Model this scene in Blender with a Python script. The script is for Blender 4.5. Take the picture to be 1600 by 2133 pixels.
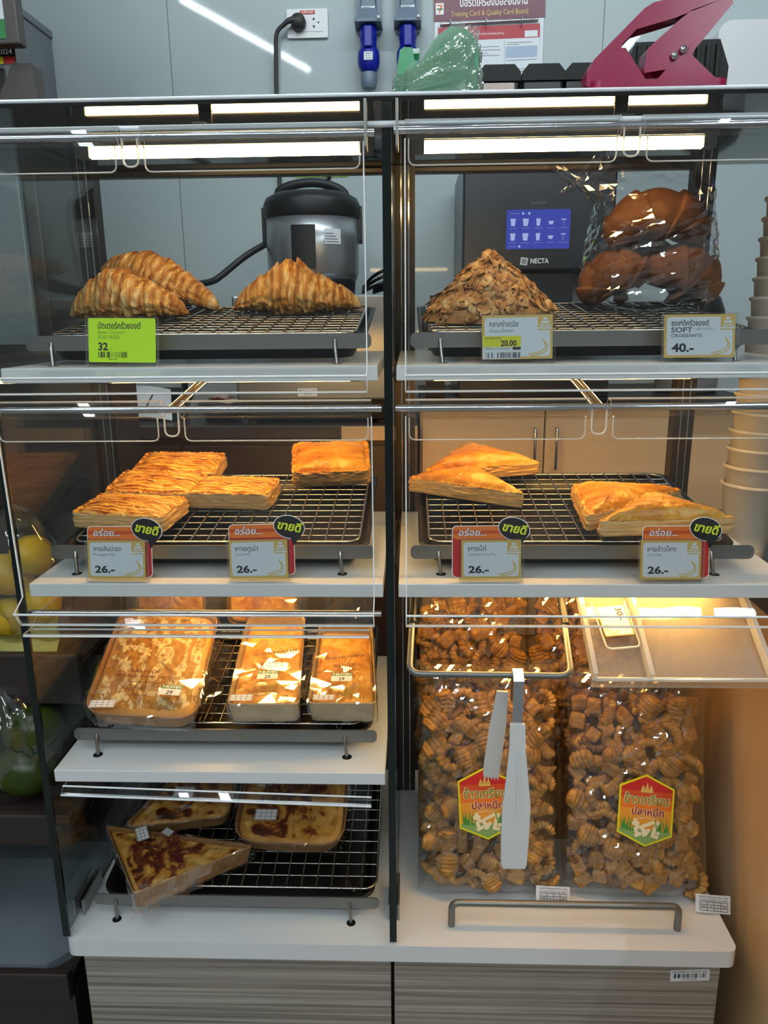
import bpy, bmesh, math, random
from mathutils import Vector, Matrix, noise
from math import sin, cos, pi, radians, sqrt, atan2

scene = bpy.context.scene
for _o in list(bpy.data.objects):
    bpy.data.objects.remove(_o)
COL = scene.collection
random.seed(7)

# ------------------------------------------------------------------ camera
cam_data = bpy.data.cameras.new('camera')
cam = bpy.data.objects.new('camera', cam_data)
COL.objects.link(cam)
cam_data.sensor_fit = 'VERTICAL'
cam_data.sensor_height = 36.0
cam_data.lens = 1600.0 / 2133.0 * 36.0
cam_data.clip_start = 0.02
TH, YAW, ROLL = radians(14.467), radians(-2.0154), radians(0.6032)
_f = Vector((sin(YAW) * cos(TH), cos(YAW) * cos(TH), -sin(TH)))
_r = Vector((cos(YAW), -sin(YAW), 0.0))
_d = _f.cross(_r)
_r2 = cos(ROLL) * _r + sin(ROLL) * _d
_d2 = -sin(ROLL) * _r + cos(ROLL) * _d
cam.matrix_world = Matrix(((_r2.x, -_d2.x, -_f.x, 0.02554),
                           (_r2.y, -_d2.y, -_f.y, -0.91998),
                           (_r2.z, -_d2.z, -_f.z, 1.5),
                           (0, 0, 0, 1)))
scene.camera = cam

# ------------------------------------------------------------------ light levels, world, exposure
TUBE_POWER = 70.0        # store ceiling tubes (emission strength)
WARM_POWER = 34.0        # warm tubes under the case top
WARM_SHELF_POWER = 80.0  # warm tubes under the shelves
world = bpy.data.worlds.new('world')
scene.world = world
world.use_nodes = True
world.node_tree.nodes['Background'].inputs[0].default_value = (0.86, 0.95, 1.0, 1)
world.node_tree.nodes['Background'].inputs[1].default_value = 0.20
scene.view_settings.view_transform = 'Standard'
scene.view_settings.look = 'None'
scene.view_settings.gamma = 1.0
scene.view_settings.exposure = 0.0
scene.view_settings.use_curve_mapping = False
scene.cycles.max_bounces = 7
scene.cycles.diffuse_bounces = 3
scene.cycles.glossy_bounces = 4
scene.cycles.transmission_bounces = 4
scene.cycles.transparent_max_bounces = 24
scene.cycles.caustics_reflective = False
scene.cycles.caustics_refractive = False
scene.cycles.sample_clamp_indirect = 4.0

# ------------------------------------------------------------------ materials
MATS = {}
def srgb(c):
    if isinstance(c, str):
        c = c.lstrip('#')
        c = tuple(int(c[i:i + 2], 16) / 255 for i in (0, 2, 4))
    return tuple(((v / 12.92) if v <= 0.04045 else ((v + 0.055) / 1.055) ** 2.4) for v in c) + (1,)

def new_mat(name):
    m = bpy.data.materials.new(name)
    m.use_nodes = True
    nt = m.node_tree
    return m, nt, nt.nodes['Principled BSDF'], nt.nodes['Material Output']

def mat(name, col, rough=0.5, metal=0.0, spec=0.5, noise_amt=0.0, noise_scale=40.0, bump=0.0, bump_scale=60.0, stretch=(1, 1, 1), emit=0.0):
    """plain principled surface, optional tone variation and bump"""
    if name in MATS:
        return MATS[name]
    m, nt, p, out = new_mat(name)
    c = srgb(col)
    p.inputs['Base Color'].default_value = c
    p.inputs['Roughness'].default_value = rough
    p.inputs['Metallic'].default_value = metal
    p.inputs['Specular IOR Level'].default_value = spec
    if noise_amt or bump:
        tc = nt.nodes.new('ShaderNodeTexCoord')
        mp = nt.nodes.new('ShaderNodeMapping')
        mp.inputs['Scale'].default_value = stretch
        nt.links.new(tc.outputs['Object'], mp.inputs[0])
    if noise_amt:
        n = nt.nodes.new('ShaderNodeTexNoise')
        n.inputs['Scale'].default_value = noise_scale
        n.inputs['Detail'].default_value = 5
        nt.links.new(mp.outputs[0], n.inputs['Vector'])
        r = nt.nodes.new('ShaderNodeValToRGB')
        r.color_ramp.elements[0].position = 0.3
        r.color_ramp.elements[1].position = 0.7
        r.color_ramp.elements[0].color = tuple(v * (1 - noise_amt) for v in c[:3]) + (1,)
        r.color_ramp.elements[1].color = tuple(min(1, v * (1 + noise_amt)) for v in c[:3]) + (1,)
        nt.links.new(n.outputs['Fac'], r.inputs[0])
        nt.links.new(r.outputs[0], p.inputs['Base Color'])
    if bump:
        n2 = nt.nodes.new('ShaderNodeTexNoise')
        n2.inputs['Scale'].default_value = bump_scale
        n2.inputs['Detail'].default_value = 4
        nt.links.new(mp.outputs[0], n2.inputs['Vector'])
        b = nt.nodes.new('ShaderNodeBump')
        b.inputs['Strength'].default_value = bump
        b.inputs['Distance'].default_value = 0.002
        nt.links.new(n2.outputs['Fac'], b.inputs['Height'])
        nt.links.new(b.outputs[0], p.inputs['Normal'])
    if emit:
        p.inputs['Emission Color'].default_value = c
        p.inputs['Emission Strength'].default_value = emit
    MATS[name] = m
    return m

def ramp_mat(name, stops, scale=20.0, detail=6, rough=0.6, bump=0.3, bump_scale=60, bump_dist=0.002, stretch=(1, 1, 1), wave=None, spec=0.4, coord='Object', distort=0.0):
    """noise-driven colour ramp; wave = (scale, distortion, weight) mixes stripes in; bands = stripes along z"""
    m, nt, p, out = new_mat(name)
    tc = nt.nodes.new('ShaderNodeNewGeometry' if coord == 'Position' else 'ShaderNodeTexCoord')
    mp = nt.nodes.new('ShaderNodeMapping')
    mp.inputs['Scale'].default_value = stretch
    nt.links.new(tc.outputs[coord], mp.inputs[0])
    n = nt.nodes.new('ShaderNodeTexNoise')
    n.inputs['Scale'].default_value = scale
    n.inputs['Detail'].default_value = detail
    n.inputs['Roughness'].default_value = 0.6
    n.inputs['Distortion'].default_value = distort
    nt.links.new(mp.outputs[0], n.inputs['Vector'])
    fac = n.outputs['Fac']
    if wave:
        w = nt.nodes.new('ShaderNodeTexWave')
        w.inputs['Scale'].default_value = wave[0]
        w.inputs['Distortion'].default_value = wave[1]
        w.inputs['Detail'].default_value = 3
        w.bands_direction = wave[3] if len(wave) > 3 else 'X'
        nt.links.new(mp.outputs[0], w.inputs['Vector'])
        mx = nt.nodes.new('ShaderNodeMix')
        mx.inputs[0].default_value = wave[2]
        nt.links.new(fac, mx.inputs[2])
        nt.links.new(w.outputs['Fac'], mx.inputs[3])
        fac = mx.outputs[0]
    r = nt.nodes.new('ShaderNodeValToRGB')
    els = r.color_ramp.elements
    while len(els) < len(stops):
        els.new(0.5)
    for e, (pos, c) in zip(els, stops):
        e.position = pos
        e.color = srgb(c)
    nt.links.new(fac, r.inputs[0])
    nt.links.new(r.outputs[0], p.inputs['Base Color'])
    p.inputs['Roughness'].default_value = rough
    p.inputs['Specular IOR Level'].default_value = spec
    if bump:
        n2 = nt.nodes.new('ShaderNodeTexNoise')
        n2.inputs['Scale'].default_value = bump_scale
        n2.inputs['Detail'].default_value = 5
        nt.links.new(mp.outputs[0], n2.inputs['Vector'])
        b = nt.nodes.new('ShaderNodeBump')
        b.inputs['Strength'].default_value = bump
        b.inputs['Distance'].default_value = bump_dist
        nt.links.new(n2.outputs['Fac'], b.inputs['Height'])
        nt.links.new(b.outputs[0], p.inputs['Normal'])
    MATS[name] = m
    return m

def clear_mat(name, tint=(0.97, 0.99, 0.98), gloss=1.0, rough=0.02, base=0.0, bump=0.0, bump_scale=30, bump_dist=0.01, haze=0.0, haze_col=(0.9, 0.9, 0.9), stretch=(1, 1, 1), ior=1.5, detail=2):
    """thin clear sheet: straight-through transparency plus a Fresnel reflection and an optional faint scatter"""
    m, nt, p, out = new_mat(name)
    nt.nodes.remove(p)
    tr = nt.nodes.new('ShaderNodeBsdfTransparent')
    tr.inputs[0].default_value = tint + (1,)
    gl = nt.nodes.new('ShaderNodeBsdfGlossy')
    gl.inputs['Roughness'].default_value = rough
    # Schlick reflectance, the same from both faces of the thin sheet
    fr = nt.nodes.new('ShaderNodeLayerWeight')
    fr.inputs['Blend'].default_value = 0.5
    pw = nt.nodes.new('ShaderNodeMath')
    pw.operation = 'POWER'
    pw.inputs[1].default_value = 5.0
    nt.links.new(fr.outputs['Facing'], pw.inputs[0])
    ma = nt.nodes.new('ShaderNodeMath')
    ma.operation = 'MULTIPLY_ADD'
    ma.use_clamp = True
    ma.inputs[1].default_value = 0.9 * gloss
    ma.inputs[2].default_value = 0.04 * gloss + base
    nt.links.new(pw.outputs[0], ma.inputs[0])
    if bump:
        tc = nt.nodes.new('ShaderNodeTexCoord')
        mp = nt.nodes.new('ShaderNodeMapping')
        mp.inputs['Scale'].default_value = stretch
        nt.links.new(tc.outputs['Object'], mp.inputs[0])
        n2 = nt.nodes.new('ShaderNodeTexNoise')
        n2.noise_type = 'RIDGED_MULTIFRACTAL' if bump > 0.5 else 'FBM'
        n2.inputs['Scale'].default_value = bump_scale
        n2.inputs['Detail'].default_value = detail
        nt.links.new(mp.outputs[0], n2.inputs['Vector'])
        b = nt.nodes.new('ShaderNodeBump')
        b.inputs['Strength'].default_value = bump
        b.inputs['Distance'].default_value = bump_dist
        nt.links.new(n2.outputs['Fac'], b.inputs['Height'])
        nt.links.new(b.outputs[0], gl.inputs['Normal'])
        nt.links.new(b.outputs[0], fr.inputs['Normal'])
    body = tr
    if haze:
        df = nt.nodes.new('ShaderNodeBsdfDiffuse')
        df.inputs[0].default_value = haze_col + (1,)
        tl = nt.nodes.new('ShaderNodeBsdfTranslucent')
        tl.inputs[0].default_value = haze_col + (1,)
        m0 = nt.nodes.new('ShaderNodeMixShader')
        m0.inputs[0].default_value = 0.5
        nt.links.new(df.outputs[0], m0.inputs[1])
        nt.links.new(tl.outputs[0], m0.inputs[2])
        m1 = nt.nodes.new('ShaderNodeMixShader')
        m1.inputs[0].default_value = haze
        nt.links.new(tr.outputs[0], m1.inputs[1])
        nt.links.new(m0.outputs[0], m1.inputs[2])
        body = m1
    mx = nt.nodes.new('ShaderNodeMixShader')
    nt.links.new(ma.outputs[0], mx.inputs[0])
    nt.links.new(body.outputs[0], mx.inputs[1])
    nt.links.new(gl.outputs[0], mx.inputs[2])
    nt.links.new(mx.outputs[0], out.inputs['Surface'])
    MATS[name] = m
    return m

def glow_mat(name, col, strength):
    m, nt, p, out = new_mat(name)
    nt.nodes.remove(p)
    e = nt.nodes.new('ShaderNodeEmission')
    e.inputs[0].default_value = col + (1,)
    e.inputs[1].default_value = strength
    nt.links.new(e.outputs[0], out.inputs['Surface'])
    MATS[name] = m
    return m

M = MATS
mat('white_laminate', (0.87, 0.88, 0.88), 0.22)
mat('white_plastic', (0.86, 0.87, 0.87), 0.35)
mat('grey_plastic', (0.40, 0.46, 0.52), 0.4)
mat('steel', (0.62, 0.62, 0.61), 0.28, 1.0, bump=0.05, bump_scale=200, stretch=(0.05, 1, 1))
mat('brushed_grey', (0.50, 0.50, 0.49), 0.42, 0.75)
mat('case_underside', (0.32, 0.32, 0.32), 0.05, 1.0, noise_amt=0.12, noise_scale=8, stretch=(0.1, 4, 1))
mat('chrome', (0.82, 0.82, 0.83), 0.12, 1.0)
mat('wire_steel', (0.74, 0.73, 0.71), 0.22, 1.0)
mat('post_metal', (0.24, 0.22, 0.20), 0.35, 0.6)
mat('tray_black', (0.075, 0.07, 0.07), 0.38, 0.3)
mat('black_plastic', (0.055, 0.058, 0.06), 0.42, spec=0.3)
mat('edge_glint', (0.93, 0.95, 0.96), 0.12, spec=0.7)  # near-white colour stands in for light caught on clear acrylic edges
mat('dark_rubber', (0.16, 0.16, 0.155), 0.55)
mat('dark_brown', (0.16, 0.125, 0.11), 0.5)
mat('brown_metal', (0.27, 0.25, 0.235), 0.45)
mat('blue_plastic', (0.03, 0.10, 0.55), 0.35)
mat('ink', (0.10, 0.10, 0.11), 0.6)
mat('grey_ink', (0.38, 0.40, 0.42), 0.6)
mat('maroon_ink', (0.34, 0.08, 0.10), 0.5)
mat('paper', (0.86, 0.88, 0.90), 0.6)
mat('gold_print', (0.84, 0.70, 0.36), 0.5)
mat('label_yellow', (0.86, 0.84, 0.05), 0.5)
mat('neon_card', (0.82, 1.0, 0.0), 0.5)
mat('neon_shade', (0.52, 0.72, 0.10), 0.5)
mat('red_print', (0.72, 0.12, 0.10), 0.45)
mat('orange_print', (0.88, 0.45, 0.12), 0.45)
mat('black_print', (0.05, 0.05, 0.06), 0.45)
mat('lime_ink', (0.88, 0.93, 0.16), 0.5)
mat('white_ink', (0.93, 0.93, 0.93), 0.5)
mat('green_ink', (0.10, 0.42, 0.22), 0.5)
mat('magenta_paint', (0.60, 0.08, 0.28), 0.2, spec=0.5)
mat('kraft', (0.66, 0.49, 0.30), 0.65, noise_amt=0.12, noise_scale=60)
mat('kraft_pale', (0.80, 0.70, 0.52), 0.6, noise_amt=0.1, noise_scale=50)
clear_mat('glass', (0.93, 0.97, 0.955), 1.0, 0.005)
mat('glass_edge', (0.035, 0.085, 0.075), 0.12)
clear_mat('acrylic', (0.975, 0.985, 0.985), 0.65, 0.015, bump=0.12, bump_scale=7, bump_dist=0.004)
clear_mat('acrylic_edge', (0.85, 0.88, 0.88), 1.0, 0.12, base=0.10, haze=0.75, haze_col=(0.92, 0.95, 0.96))
clear_mat('acrylic_frosted', (0.95, 0.93, 0.9), 1.6, 0.06, base=0.02, haze=0.26, haze_col=(0.95, 0.88, 0.80), bump=0.7, bump_scale=7, bump_dist=0.02, stretch=(1.6, 0.25, 0.25), detail=1)
clear_mat('film', (0.985, 0.985, 0.98), 3.2, 0.045, base=0.035, bump=0.3, bump_scale=26, bump_dist=0.004)
clear_mat('film_crumpled', (0.97, 0.98, 0.97), 3.0, 0.07, base=0.05, bump=0.5, bump_scale=60, bump_dist=0.006, haze=0.30)
clear_mat('film_tight', (0.985, 0.98, 0.97), 3.2, 0.05, base=0.03, bump=0.2, bump_scale=20, bump_dist=0.003)
glow_mat('tube_white', (0.86, 0.955, 1.0), TUBE_POWER)
glow_mat('tube_warm', (1.0, 0.66, 0.28), WARM_POWER)
glow_mat('tube_warm_shelf', (1.0, 0.54, 0.15), WARM_SHELF_POWER)

# ------------------------------------------------------------------ mesh builder
def frame_from(p, right, up):
    """matrix with local x = right, y = up, z = towards the reader, at p"""
    r = Vector(right).normalized()
    u = Vector(up)
    n = r.cross(u).normalized()
    u = n.cross(r).normalized()
    return Matrix(((r.x, u.x, n.x, p[0]), (r.y, u.y, n.y, p[1]), (r.z, u.z, n.z, p[2]), (0, 0, 0, 1)))

def T(x, y, z): return Matrix.Translation((x, y, z))
def RZ(a): return Matrix.Rotation(a, 4, 'Z')
def RX(a): return Matrix.Rotation(a, 4, 'X')
def RY(a): return Matrix.Rotation(a, 4, 'Y')

_text_cache = {}
def text_data(body, bold=0.0, shear=0.0):
    key = (body, bold, shear)
    if key not in _text_cache:
        c = bpy.data.curves.new('lettering', 'FONT')
        c.body = body
        c.resolution_u = 3
        c.offset = bold
        c.shear = shear
        o = bpy.data.objects.new('lettering', c)
        COL.objects.link(o)
        dg = bpy.context.evaluated_depsgraph_get()
        me = bpy.data.meshes.new_from_object(o.evaluated_get(dg))
        vs = [(v.co.x, v.co.y) for v in me.vertices]
        fs = [tuple(p.vertices) for p in me.polygons]
        bpy.data.objects.remove(o)
        bpy.data.curves.remove(c)
        bpy.data.meshes.remove(me)
        _text_cache[key] = (vs, fs)
    return _text_cache[key]

class MB:
    def __init__(self):
        self.v, self.f, self.m, self.s = [], [], [], []
    def add(self, vs, fs, mi=0, smooth=False, mx=None):
        b = len(self.v)
        if mx is not None:
            vs = [mx @ Vector(v) for v in vs]
        self.v.extend(tuple(v) for v in vs)
        for f in fs:
            self.f.append(tuple(i + b for i in f))
            self.m.append(mi)
            self.s.append(smooth)
        return self
    def box(self, x0, y0, z0, x1, y1, z1, mi=0, mx=None):
        vs = [(x, y, z) for z in (z0, z1) for y in (y0, y1) for x in (x0, x1)]
        fs = [(0, 2, 3, 1), (4, 5, 7, 6), (0, 1, 5, 4), (2, 6, 7, 3), (0, 4, 6, 2), (1, 3, 7, 5)]
        return self.add(vs, fs, mi, False, mx)
    def quad(self, x0, y0, x1, y1, z=0.0, mi=0, mx=None):
        return self.add([(x0, y0, z), (x1, y0, z), (x1, y1, z), (x0, y1, z)], [(0, 1, 2, 3)], mi, False, mx)
    def poly(self, pts, z=0.0, mi=0, mx=None):
        return self.add([(p[0], p[1], z) for p in pts], [tuple(range(len(pts)))], mi, False, mx)
    def prism(self, pts, d0, d1, mi=0, mside=None, mx=None, smooth=False):
        """polygon in local xy extruded from z=d0 to z=d1"""
        n = len(pts)
        vs = [(p[0], p[1], d0) for p in pts] + [(p[0], p[1], d1) for p in pts]
        self.add(vs, [tuple(range(n - 1, -1, -1)), tuple(range(n, 2 * n))], mi, False, mx)
        self.add(vs, [(i, (i + 1) % n, n + (i + 1) % n, n + i) for i in range(n)], mi if mside is None else mside, smooth, mx)
        return self
    def cyl(self, p0, p1, r0, r1=None, n=16, mi=0, cap=True, mx=None, smooth=True):
        r1 = r0 if r1 is None else r1
        return self.tube([p0, p1], [r0, r1], n, mi, cap, mx, smooth)
    def tube(self, pts, r, n=10, mi=0, cap=True, mx=None, smooth=True, closed=False):
        pts = [Vector(p) for p in pts]
        k = len(pts)
        rs = r if isinstance(r, (list, tuple)) else [r] * k
        tang = []
        for i in range(k):
            if closed:
                t = pts[(i + 1) % k] - pts[i - 1]
            else:
                t = pts[min(i + 1, k - 1)] - pts[max(i - 1, 0)]
            tang.append(t.normalized())
        a = Vector((0, 0, 1)) if abs(tang[0].z) < 0.9 else Vector((1, 0, 0))
        u = tang[0].cross(a).normalized()
        vs = []
        for i in range(k):
            u = (u - tang[i] * u.dot(tang[i])).normalized()
            w = tang[i].cross(u)
            for j in range(n):
                an = 2 * pi * j / n
                vs.append(pts[i] + (u * cos(an) + w * sin(an)) * rs[i])
        fs = []
        rng = k if closed else k - 1
        for i in range(rng):
            i2 = (i + 1) % k
            for j in range(n):
                j2 = (j + 1) % n
                fs.append((i * n + j, i * n + j2, i2 * n + j2, i2 * n + j))
        self.add(vs, fs, mi, smooth, mx)
        if cap and not closed:
            self.add(vs[:n], [tuple(range(n - 1, -1, -1))], mi, False, mx)
            self.add(vs[-n:], [tuple(range(n))], mi, False, mx)
        return self
    def lathe(self, prof, n=32, mi=0, mx=None, smooth=True, sx=1.0, sy=1.0):
        vs = []
        for (r, z) in prof:
            for j in range(n):
                an = 2 * pi * j / n
                vs.append((r * cos(an) * sx, r * sin(an) * sy, z))
        fs = []
        for i in range(len(prof) - 1):
            for j in range(n):
                j2 = (j + 1) % n
                fs.append((i * n + j, i * n + j2, (i + 1) * n + j2, (i + 1) * n + j))
        if prof[0][0] > 1e-6:
            fs.append(tuple(range(n - 1, -1, -1)))
        if prof[-1][0] > 1e-6:
            fs.append(tuple((len(prof) - 1) * n + j for j in range(n)))
        return self.add(vs, fs, mi, smooth, mx)
    def surf(self, fn, nu, nv, mi=0, mx=None, smooth=True, closed_u=False):
        vs = [fn(i / (nu if closed_u else nu - 1), j / (nv - 1)) for j in range(nv) for i in range(nu)]
        fs = []
        for j in range(nv - 1):
            for i in range(nu if closed_u else nu - 1):
                i2 = (i + 1) % nu
                fs.append((j * nu + i, j * nu + i2, (j + 1) * nu + i2, (j + 1) * nu + i))
        return self.add(vs, fs, mi, smooth, mx)
    def sweep(self, prof, x0, x1, mi=0, mside=1, thick=0.003, mx=None):
        """bent sheet: profile [(y,z)...] given a thickness and run from x0 to x1; end faces and rims use mside"""
        k = len(prof)
        nrm = []
        for i in range(k):
            a = Vector(prof[max(i - 1, 0)]); b = Vector(prof[min(i + 1, k - 1)])
            t = (b - a).normalized()
            nrm.append(Vector((-t.y, t.x)))
        A = [Vector(p) for p in prof]
        B = [A[i] + nrm[i] * thick for i in range(k)]
        vs = []
        for x in (x0, x1):
            vs += [(x, p.x, p.y) for p in A] + [(x, p.x, p.y) for p in B]
        o = 2 * k
        face, side = [], []
        for i in range(k - 1):
            face.append((i, i + 1, o + i + 1, o + i))
            face.append((k + i + 1, k + i, o + k + i, o + k + i + 1))
            side.append((i + 1, i, k + i, k + i + 1))
            side.append((o + i, o + i + 1, o + k + i + 1, o + k + i))
        side.append((0, o, o + k, k))
        side.append((k - 1, 2 * k - 1, o + 2 * k - 1, o + k - 1))
        self.add(vs, face, mi, False, mx)
        self.add(vs, side, mside, False, mx)
        return self
    def text(self, body, size, x, y, z=0.0, mi=0, mx=None, bold=0.0, align='L', shear=0.0, width=None, squash=1.0):
        vs, fs = text_data(body, bold, shear)
        if not vs:
            return self
        x0 = min(v[0] for v in vs); x1 = max(v[0] for v in vs)
        s = size
        sx = s * squash if width is None else width / max(1e-6, x1 - x0)
        off = {'L': -x0, 'C': -(x0 + x1) / 2, 'R': -x1}[align]
        return self.add([((v[0] + off) * sx + x, v[1] * s + y, z) for v in vs], fs, mi, False, mx)
    def barcode(self, x0, y0, x1, y1, z=0.0, mi=0, mx=None, n=34, seed=1):
        rnd = random.Random(seed)
        w = (x1 - x0) / n
        for i in range(n):
            if rnd.random() < 0.72:
                self.quad(x0 + i * w, y0, x0 + i * w + w * rnd.choice((0.35, 0.55, 0.8)), y1, z, mi, mx)
        return self
    def table(self, x0, y0, x1, y1, z=0.0, mi=0, mx=None, nx=4, ny=3, w=0.0006):
        for i in range(nx + 1):
            x = x0 + (x1 - x0) * i / nx
            self.quad(x - w / 2, y0, x + w / 2, y1, z, mi, mx)
        for j in range(ny + 1):
            y = y0 + (y1 - y0) * j / ny
            self.quad(x0, y - w / 2, x1, y + w / 2, z, mi, mx)
        return self
    def build(self, name, mats, parent=None, bevel=0.0, seg=2, loc=None, angle=0.6, subsurf=0):
        me = bpy.data.meshes.new(name)
        me.from_pydata(self.v, [], self.f)
        if isinstance(mats, str):
            mats = [mats]
        for mm in mats:
            me.materials.append(M[mm])
        me.polygons.foreach_set('material_index', self.m)
        me.polygons.foreach_set('use_smooth', self.s)
        me.update()
        o = bpy.data.objects.new(name, me)
        COL.objects.link(o)
        if loc is not None:
            o.location = loc
        if parent is not None:
            o.parent = parent
        if bevel:
            bm = o.modifiers.new('bevel', 'BEVEL')
            bm.width = bevel
            bm.segments = seg
            bm.limit_method = 'ANGLE'
            bm.angle_limit = angle
            bm.harden_normals = False
        if subsurf:
            sm = o.modifiers.new('sub', 'SUBSURF')
            sm.levels = sm.render_levels = subsurf
        return o

def tag(o, label, cat, group=None, kind=None):
    o['label'] = label
    o['category'] = cat
    if group:
        o['group'] = group
    if kind:
        o['kind'] = kind
    return o

def thing(name, label, cat, loc=(0, 0, 0), rz=0.0, group=None, mx=None):
    o = bpy.data.objects.new(name, None)
    o.empty_display_size = 0.03
    COL.objects.link(o)
    if mx is not None:
        o.matrix_world = mx
    else:
        o.location = loc
        o.rotation_euler = (0, 0, rz)
    return tag(o, label, cat, group)

def dup(root, mx, label, group=None, name=None):
    """copy of a thing with copies of its parts and their sub-parts"""
    r = root.copy()
    COL.objects.link(r)
    r.matrix_world = mx
    r['label'] = label
    if group:
        r['group'] = group
    for ch in list(root.children):
        c = ch.copy(); COL.objects.link(c); c.parent = r
        for g in list(ch.children):
            d = g.copy(); COL.objects.link(d); d.parent = c
    return r

def structure(o):
    o['kind'] = 'structure'
    return o

def arc(cx, cy, r, a0, a1, n):
    return [(cx + r * cos(a0 + (a1 - a0) * i / n), cy + r * sin(a0 + (a1 - a0) * i / n)) for i in range(n + 1)]

def rrect(x0, y0, x1, y1, r, n=6):
    return (arc(x1 - r, y1 - r, r, 0, pi / 2, n) + arc(x0 + r, y1 - r, r, pi / 2, pi, n)
            + arc(x0 + r, y0 + r, r, pi, 1.5 * pi, n) + arc(x1 - r, y0 + r, r, 1.5 * pi, 2 * pi, n))

def smooth_path(pts, n=8):
    """Catmull-Rom through pts"""
    P = [Vector(p) for p in pts]
    out = []
    for i in range(len(P) - 1):
        p0 = P[max(i - 1, 0)]; p1 = P[i]; p2 = P[i + 1]; p3 = P[min(i + 2, len(P) - 1)]
        for k in range(n):
            t = k / n
            out.append(0.5 * ((2 * p1) + (p2 - p0) * t + (2 * p0 - 5 * p1 + 4 * p2 - p3) * t * t + (3 * p1 - p0 - 3 * p2 + p3) * t ** 3))
    out.append(P[-1])
    return out

def fillet(pts, r, n=5):
    """polyline with rounded corners"""
    P = [Vector(p) for p in pts]
    out = [P[0]]
    for i in range(1, len(P) - 1):
        a = (P[i - 1] - P[i]).normalized(); b = (P[i + 1] - P[i]).normalized()
        for k in range(n + 1):
            t = k / n
            out.append((1 - t) ** 2 * (P[i] + a * r) + 2 * t * (1 - t) * P[i] + t * t * (P[i] + b * r))
    out.append(P[-1])
    return out

def nz(x, y, z, s=1.0):
    return noise.noise((x * s, y * s, z * s))

def wpart(o, parent):
    """geometry of o is in world coordinates: keep it there under parent (an unrotated Empty)"""
    o.parent = parent
    o.matrix_parent_inverse = Matrix.Translation(-Vector(parent.location))
    return o

# ================================================================== the setting
m, nt, p, out = new_mat('wall_panel')
tc = nt.nodes.new('ShaderNodeTexCoord')
n1 = nt.nodes.new('ShaderNodeTexNoise'); n1.inputs['Scale'].default_value = 2.0
nt.links.new(tc.outputs['Object'], n1.inputs['Vector'])
rp = nt.nodes.new('ShaderNodeValToRGB')
rp.color_ramp.elements[0].color = srgb('#aebabb'); rp.color_ramp.elements[1].color = srgb('#b6c2c2')
nt.links.new(n1.outputs['Fac'], rp.inputs[0]); nt.links.new(rp.outputs[0], p.inputs['Base Color'])
p.inputs['Roughness'].default_value = 0.04
p.inputs['Specular IOR Level'].default_value = 0.2
MATS['wall_panel'] = m
mat('wall_seam', '#7f8b8c', 0.5)
mat('floor_tile', '#8c8d8c', 0.3, noise_amt=0.06, noise_scale=6)
mat('ceiling_white', '#dfe3e4', 0.8)

b = MB()
edges = [-3.0, -1.86, -0.655, 0.035 + 0.53, 1.78, 3.0]
for i in range(5):
    b.box(edges[i] + 0.0012, 1.5, 0, edges[i + 1] - 0.0012, 1.56, 3.0)
structure(b.build('wall_back', ['wall_panel'], bevel=0.0015))
b = MB()
for e in edges[1:-1]:
    b.box(e - 0.004, 1.503, 0, e + 0.004, 1.55, 3.0)
structure(b.build('trim_1', ['wall_seam']))
b = MB(); b.box(-3, -4.5, -0.05, 3, 1.56, 0)
structure(b.build('floor', ['floor_tile']))
b = MB(); b.box(-3, -4.5, 3.0, 3, 1.56, 3.06)
structure(b.build('ceiling', ['ceiling_white']))

def ceiling_light(x, y, length, rz, label):
    t = thing('ceiling_light', label, 'light', (x, y, 2.998), rz, 'ceiling tube lights')
    h = MB(); h.box(-length / 2 - 0.03, -0.05, -0.035, length / 2 + 0.03, 0.05, 0.0)
    h.build('housing', 'white_plastic', t, bevel=0.006)
    g = MB(); g.cyl((-length / 2, 0, -0.058), (length / 2, 0, -0.056), 0.016, n=16)
    g.build('tube', 'tube_white', t)
    return t
for (x, y, l, rz, wh) in [(-0.815, -0.70, 1.2, radians(-67.8), 'slanting over the viewer, the one mirrored in the wall'),
                          (1.25, -1.5, 1.5, pi / 2, 'over the aisle on the right of the viewer'),
                          (-0.2, -2.3, 1.5, 0.0, 'across the aisle just behind the viewer'),
                          (-1.7, -2.6, 1.5, pi / 2, 'far down the aisle on the left'),
                          (1.6, -3.3, 1.5, pi / 2, 'far down the aisle on the right'),
                          (0.1, -3.6, 1.5, 0.0, 'across the far end of the aisle'),
                          (0.35, 0.35, 1.8, 0.0, 'added above the bakery case to brighten the wall')]:  # extra tube, added only to lift the back wall's brightness
    ceiling_light(x, y, l, rz, 'white tube light on the ceiling, ' + wh)

# ================================================================== base cabinet and counter slab
ramp_mat('ash_laminate', [(0.28, '#686057'), (0.45, '#8a8278'), (0.58, '#9a9288'), (0.74, '#b2aaa0')], scale=9.0, detail=10, rough=0.45, bump=0.05, stretch=(0.16, 1, 16), wave=(1.6, 14.0, 0.2, 'Z'), distort=1.6)
ramp_mat('maple', [(0.3, '#cfa36f'), (0.55, '#dbb383'), (0.8, '#e4c196')], scale=3.0, detail=6, rough=0.38, bump=0.03, stretch=(1, 1.2, 0.25), wave=(1.2, 6.0, 0.25, 'Y'), distort=0.5)
ramp_mat('beech_door', [(0.3, '#c3a075'), (0.6, '#cfae84'), (0.8, '#d6b78e')], scale=3.0, detail=6, rough=0.45, bump=0.02, stretch=(0.3, 1, 4), distort=0.4)

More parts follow.
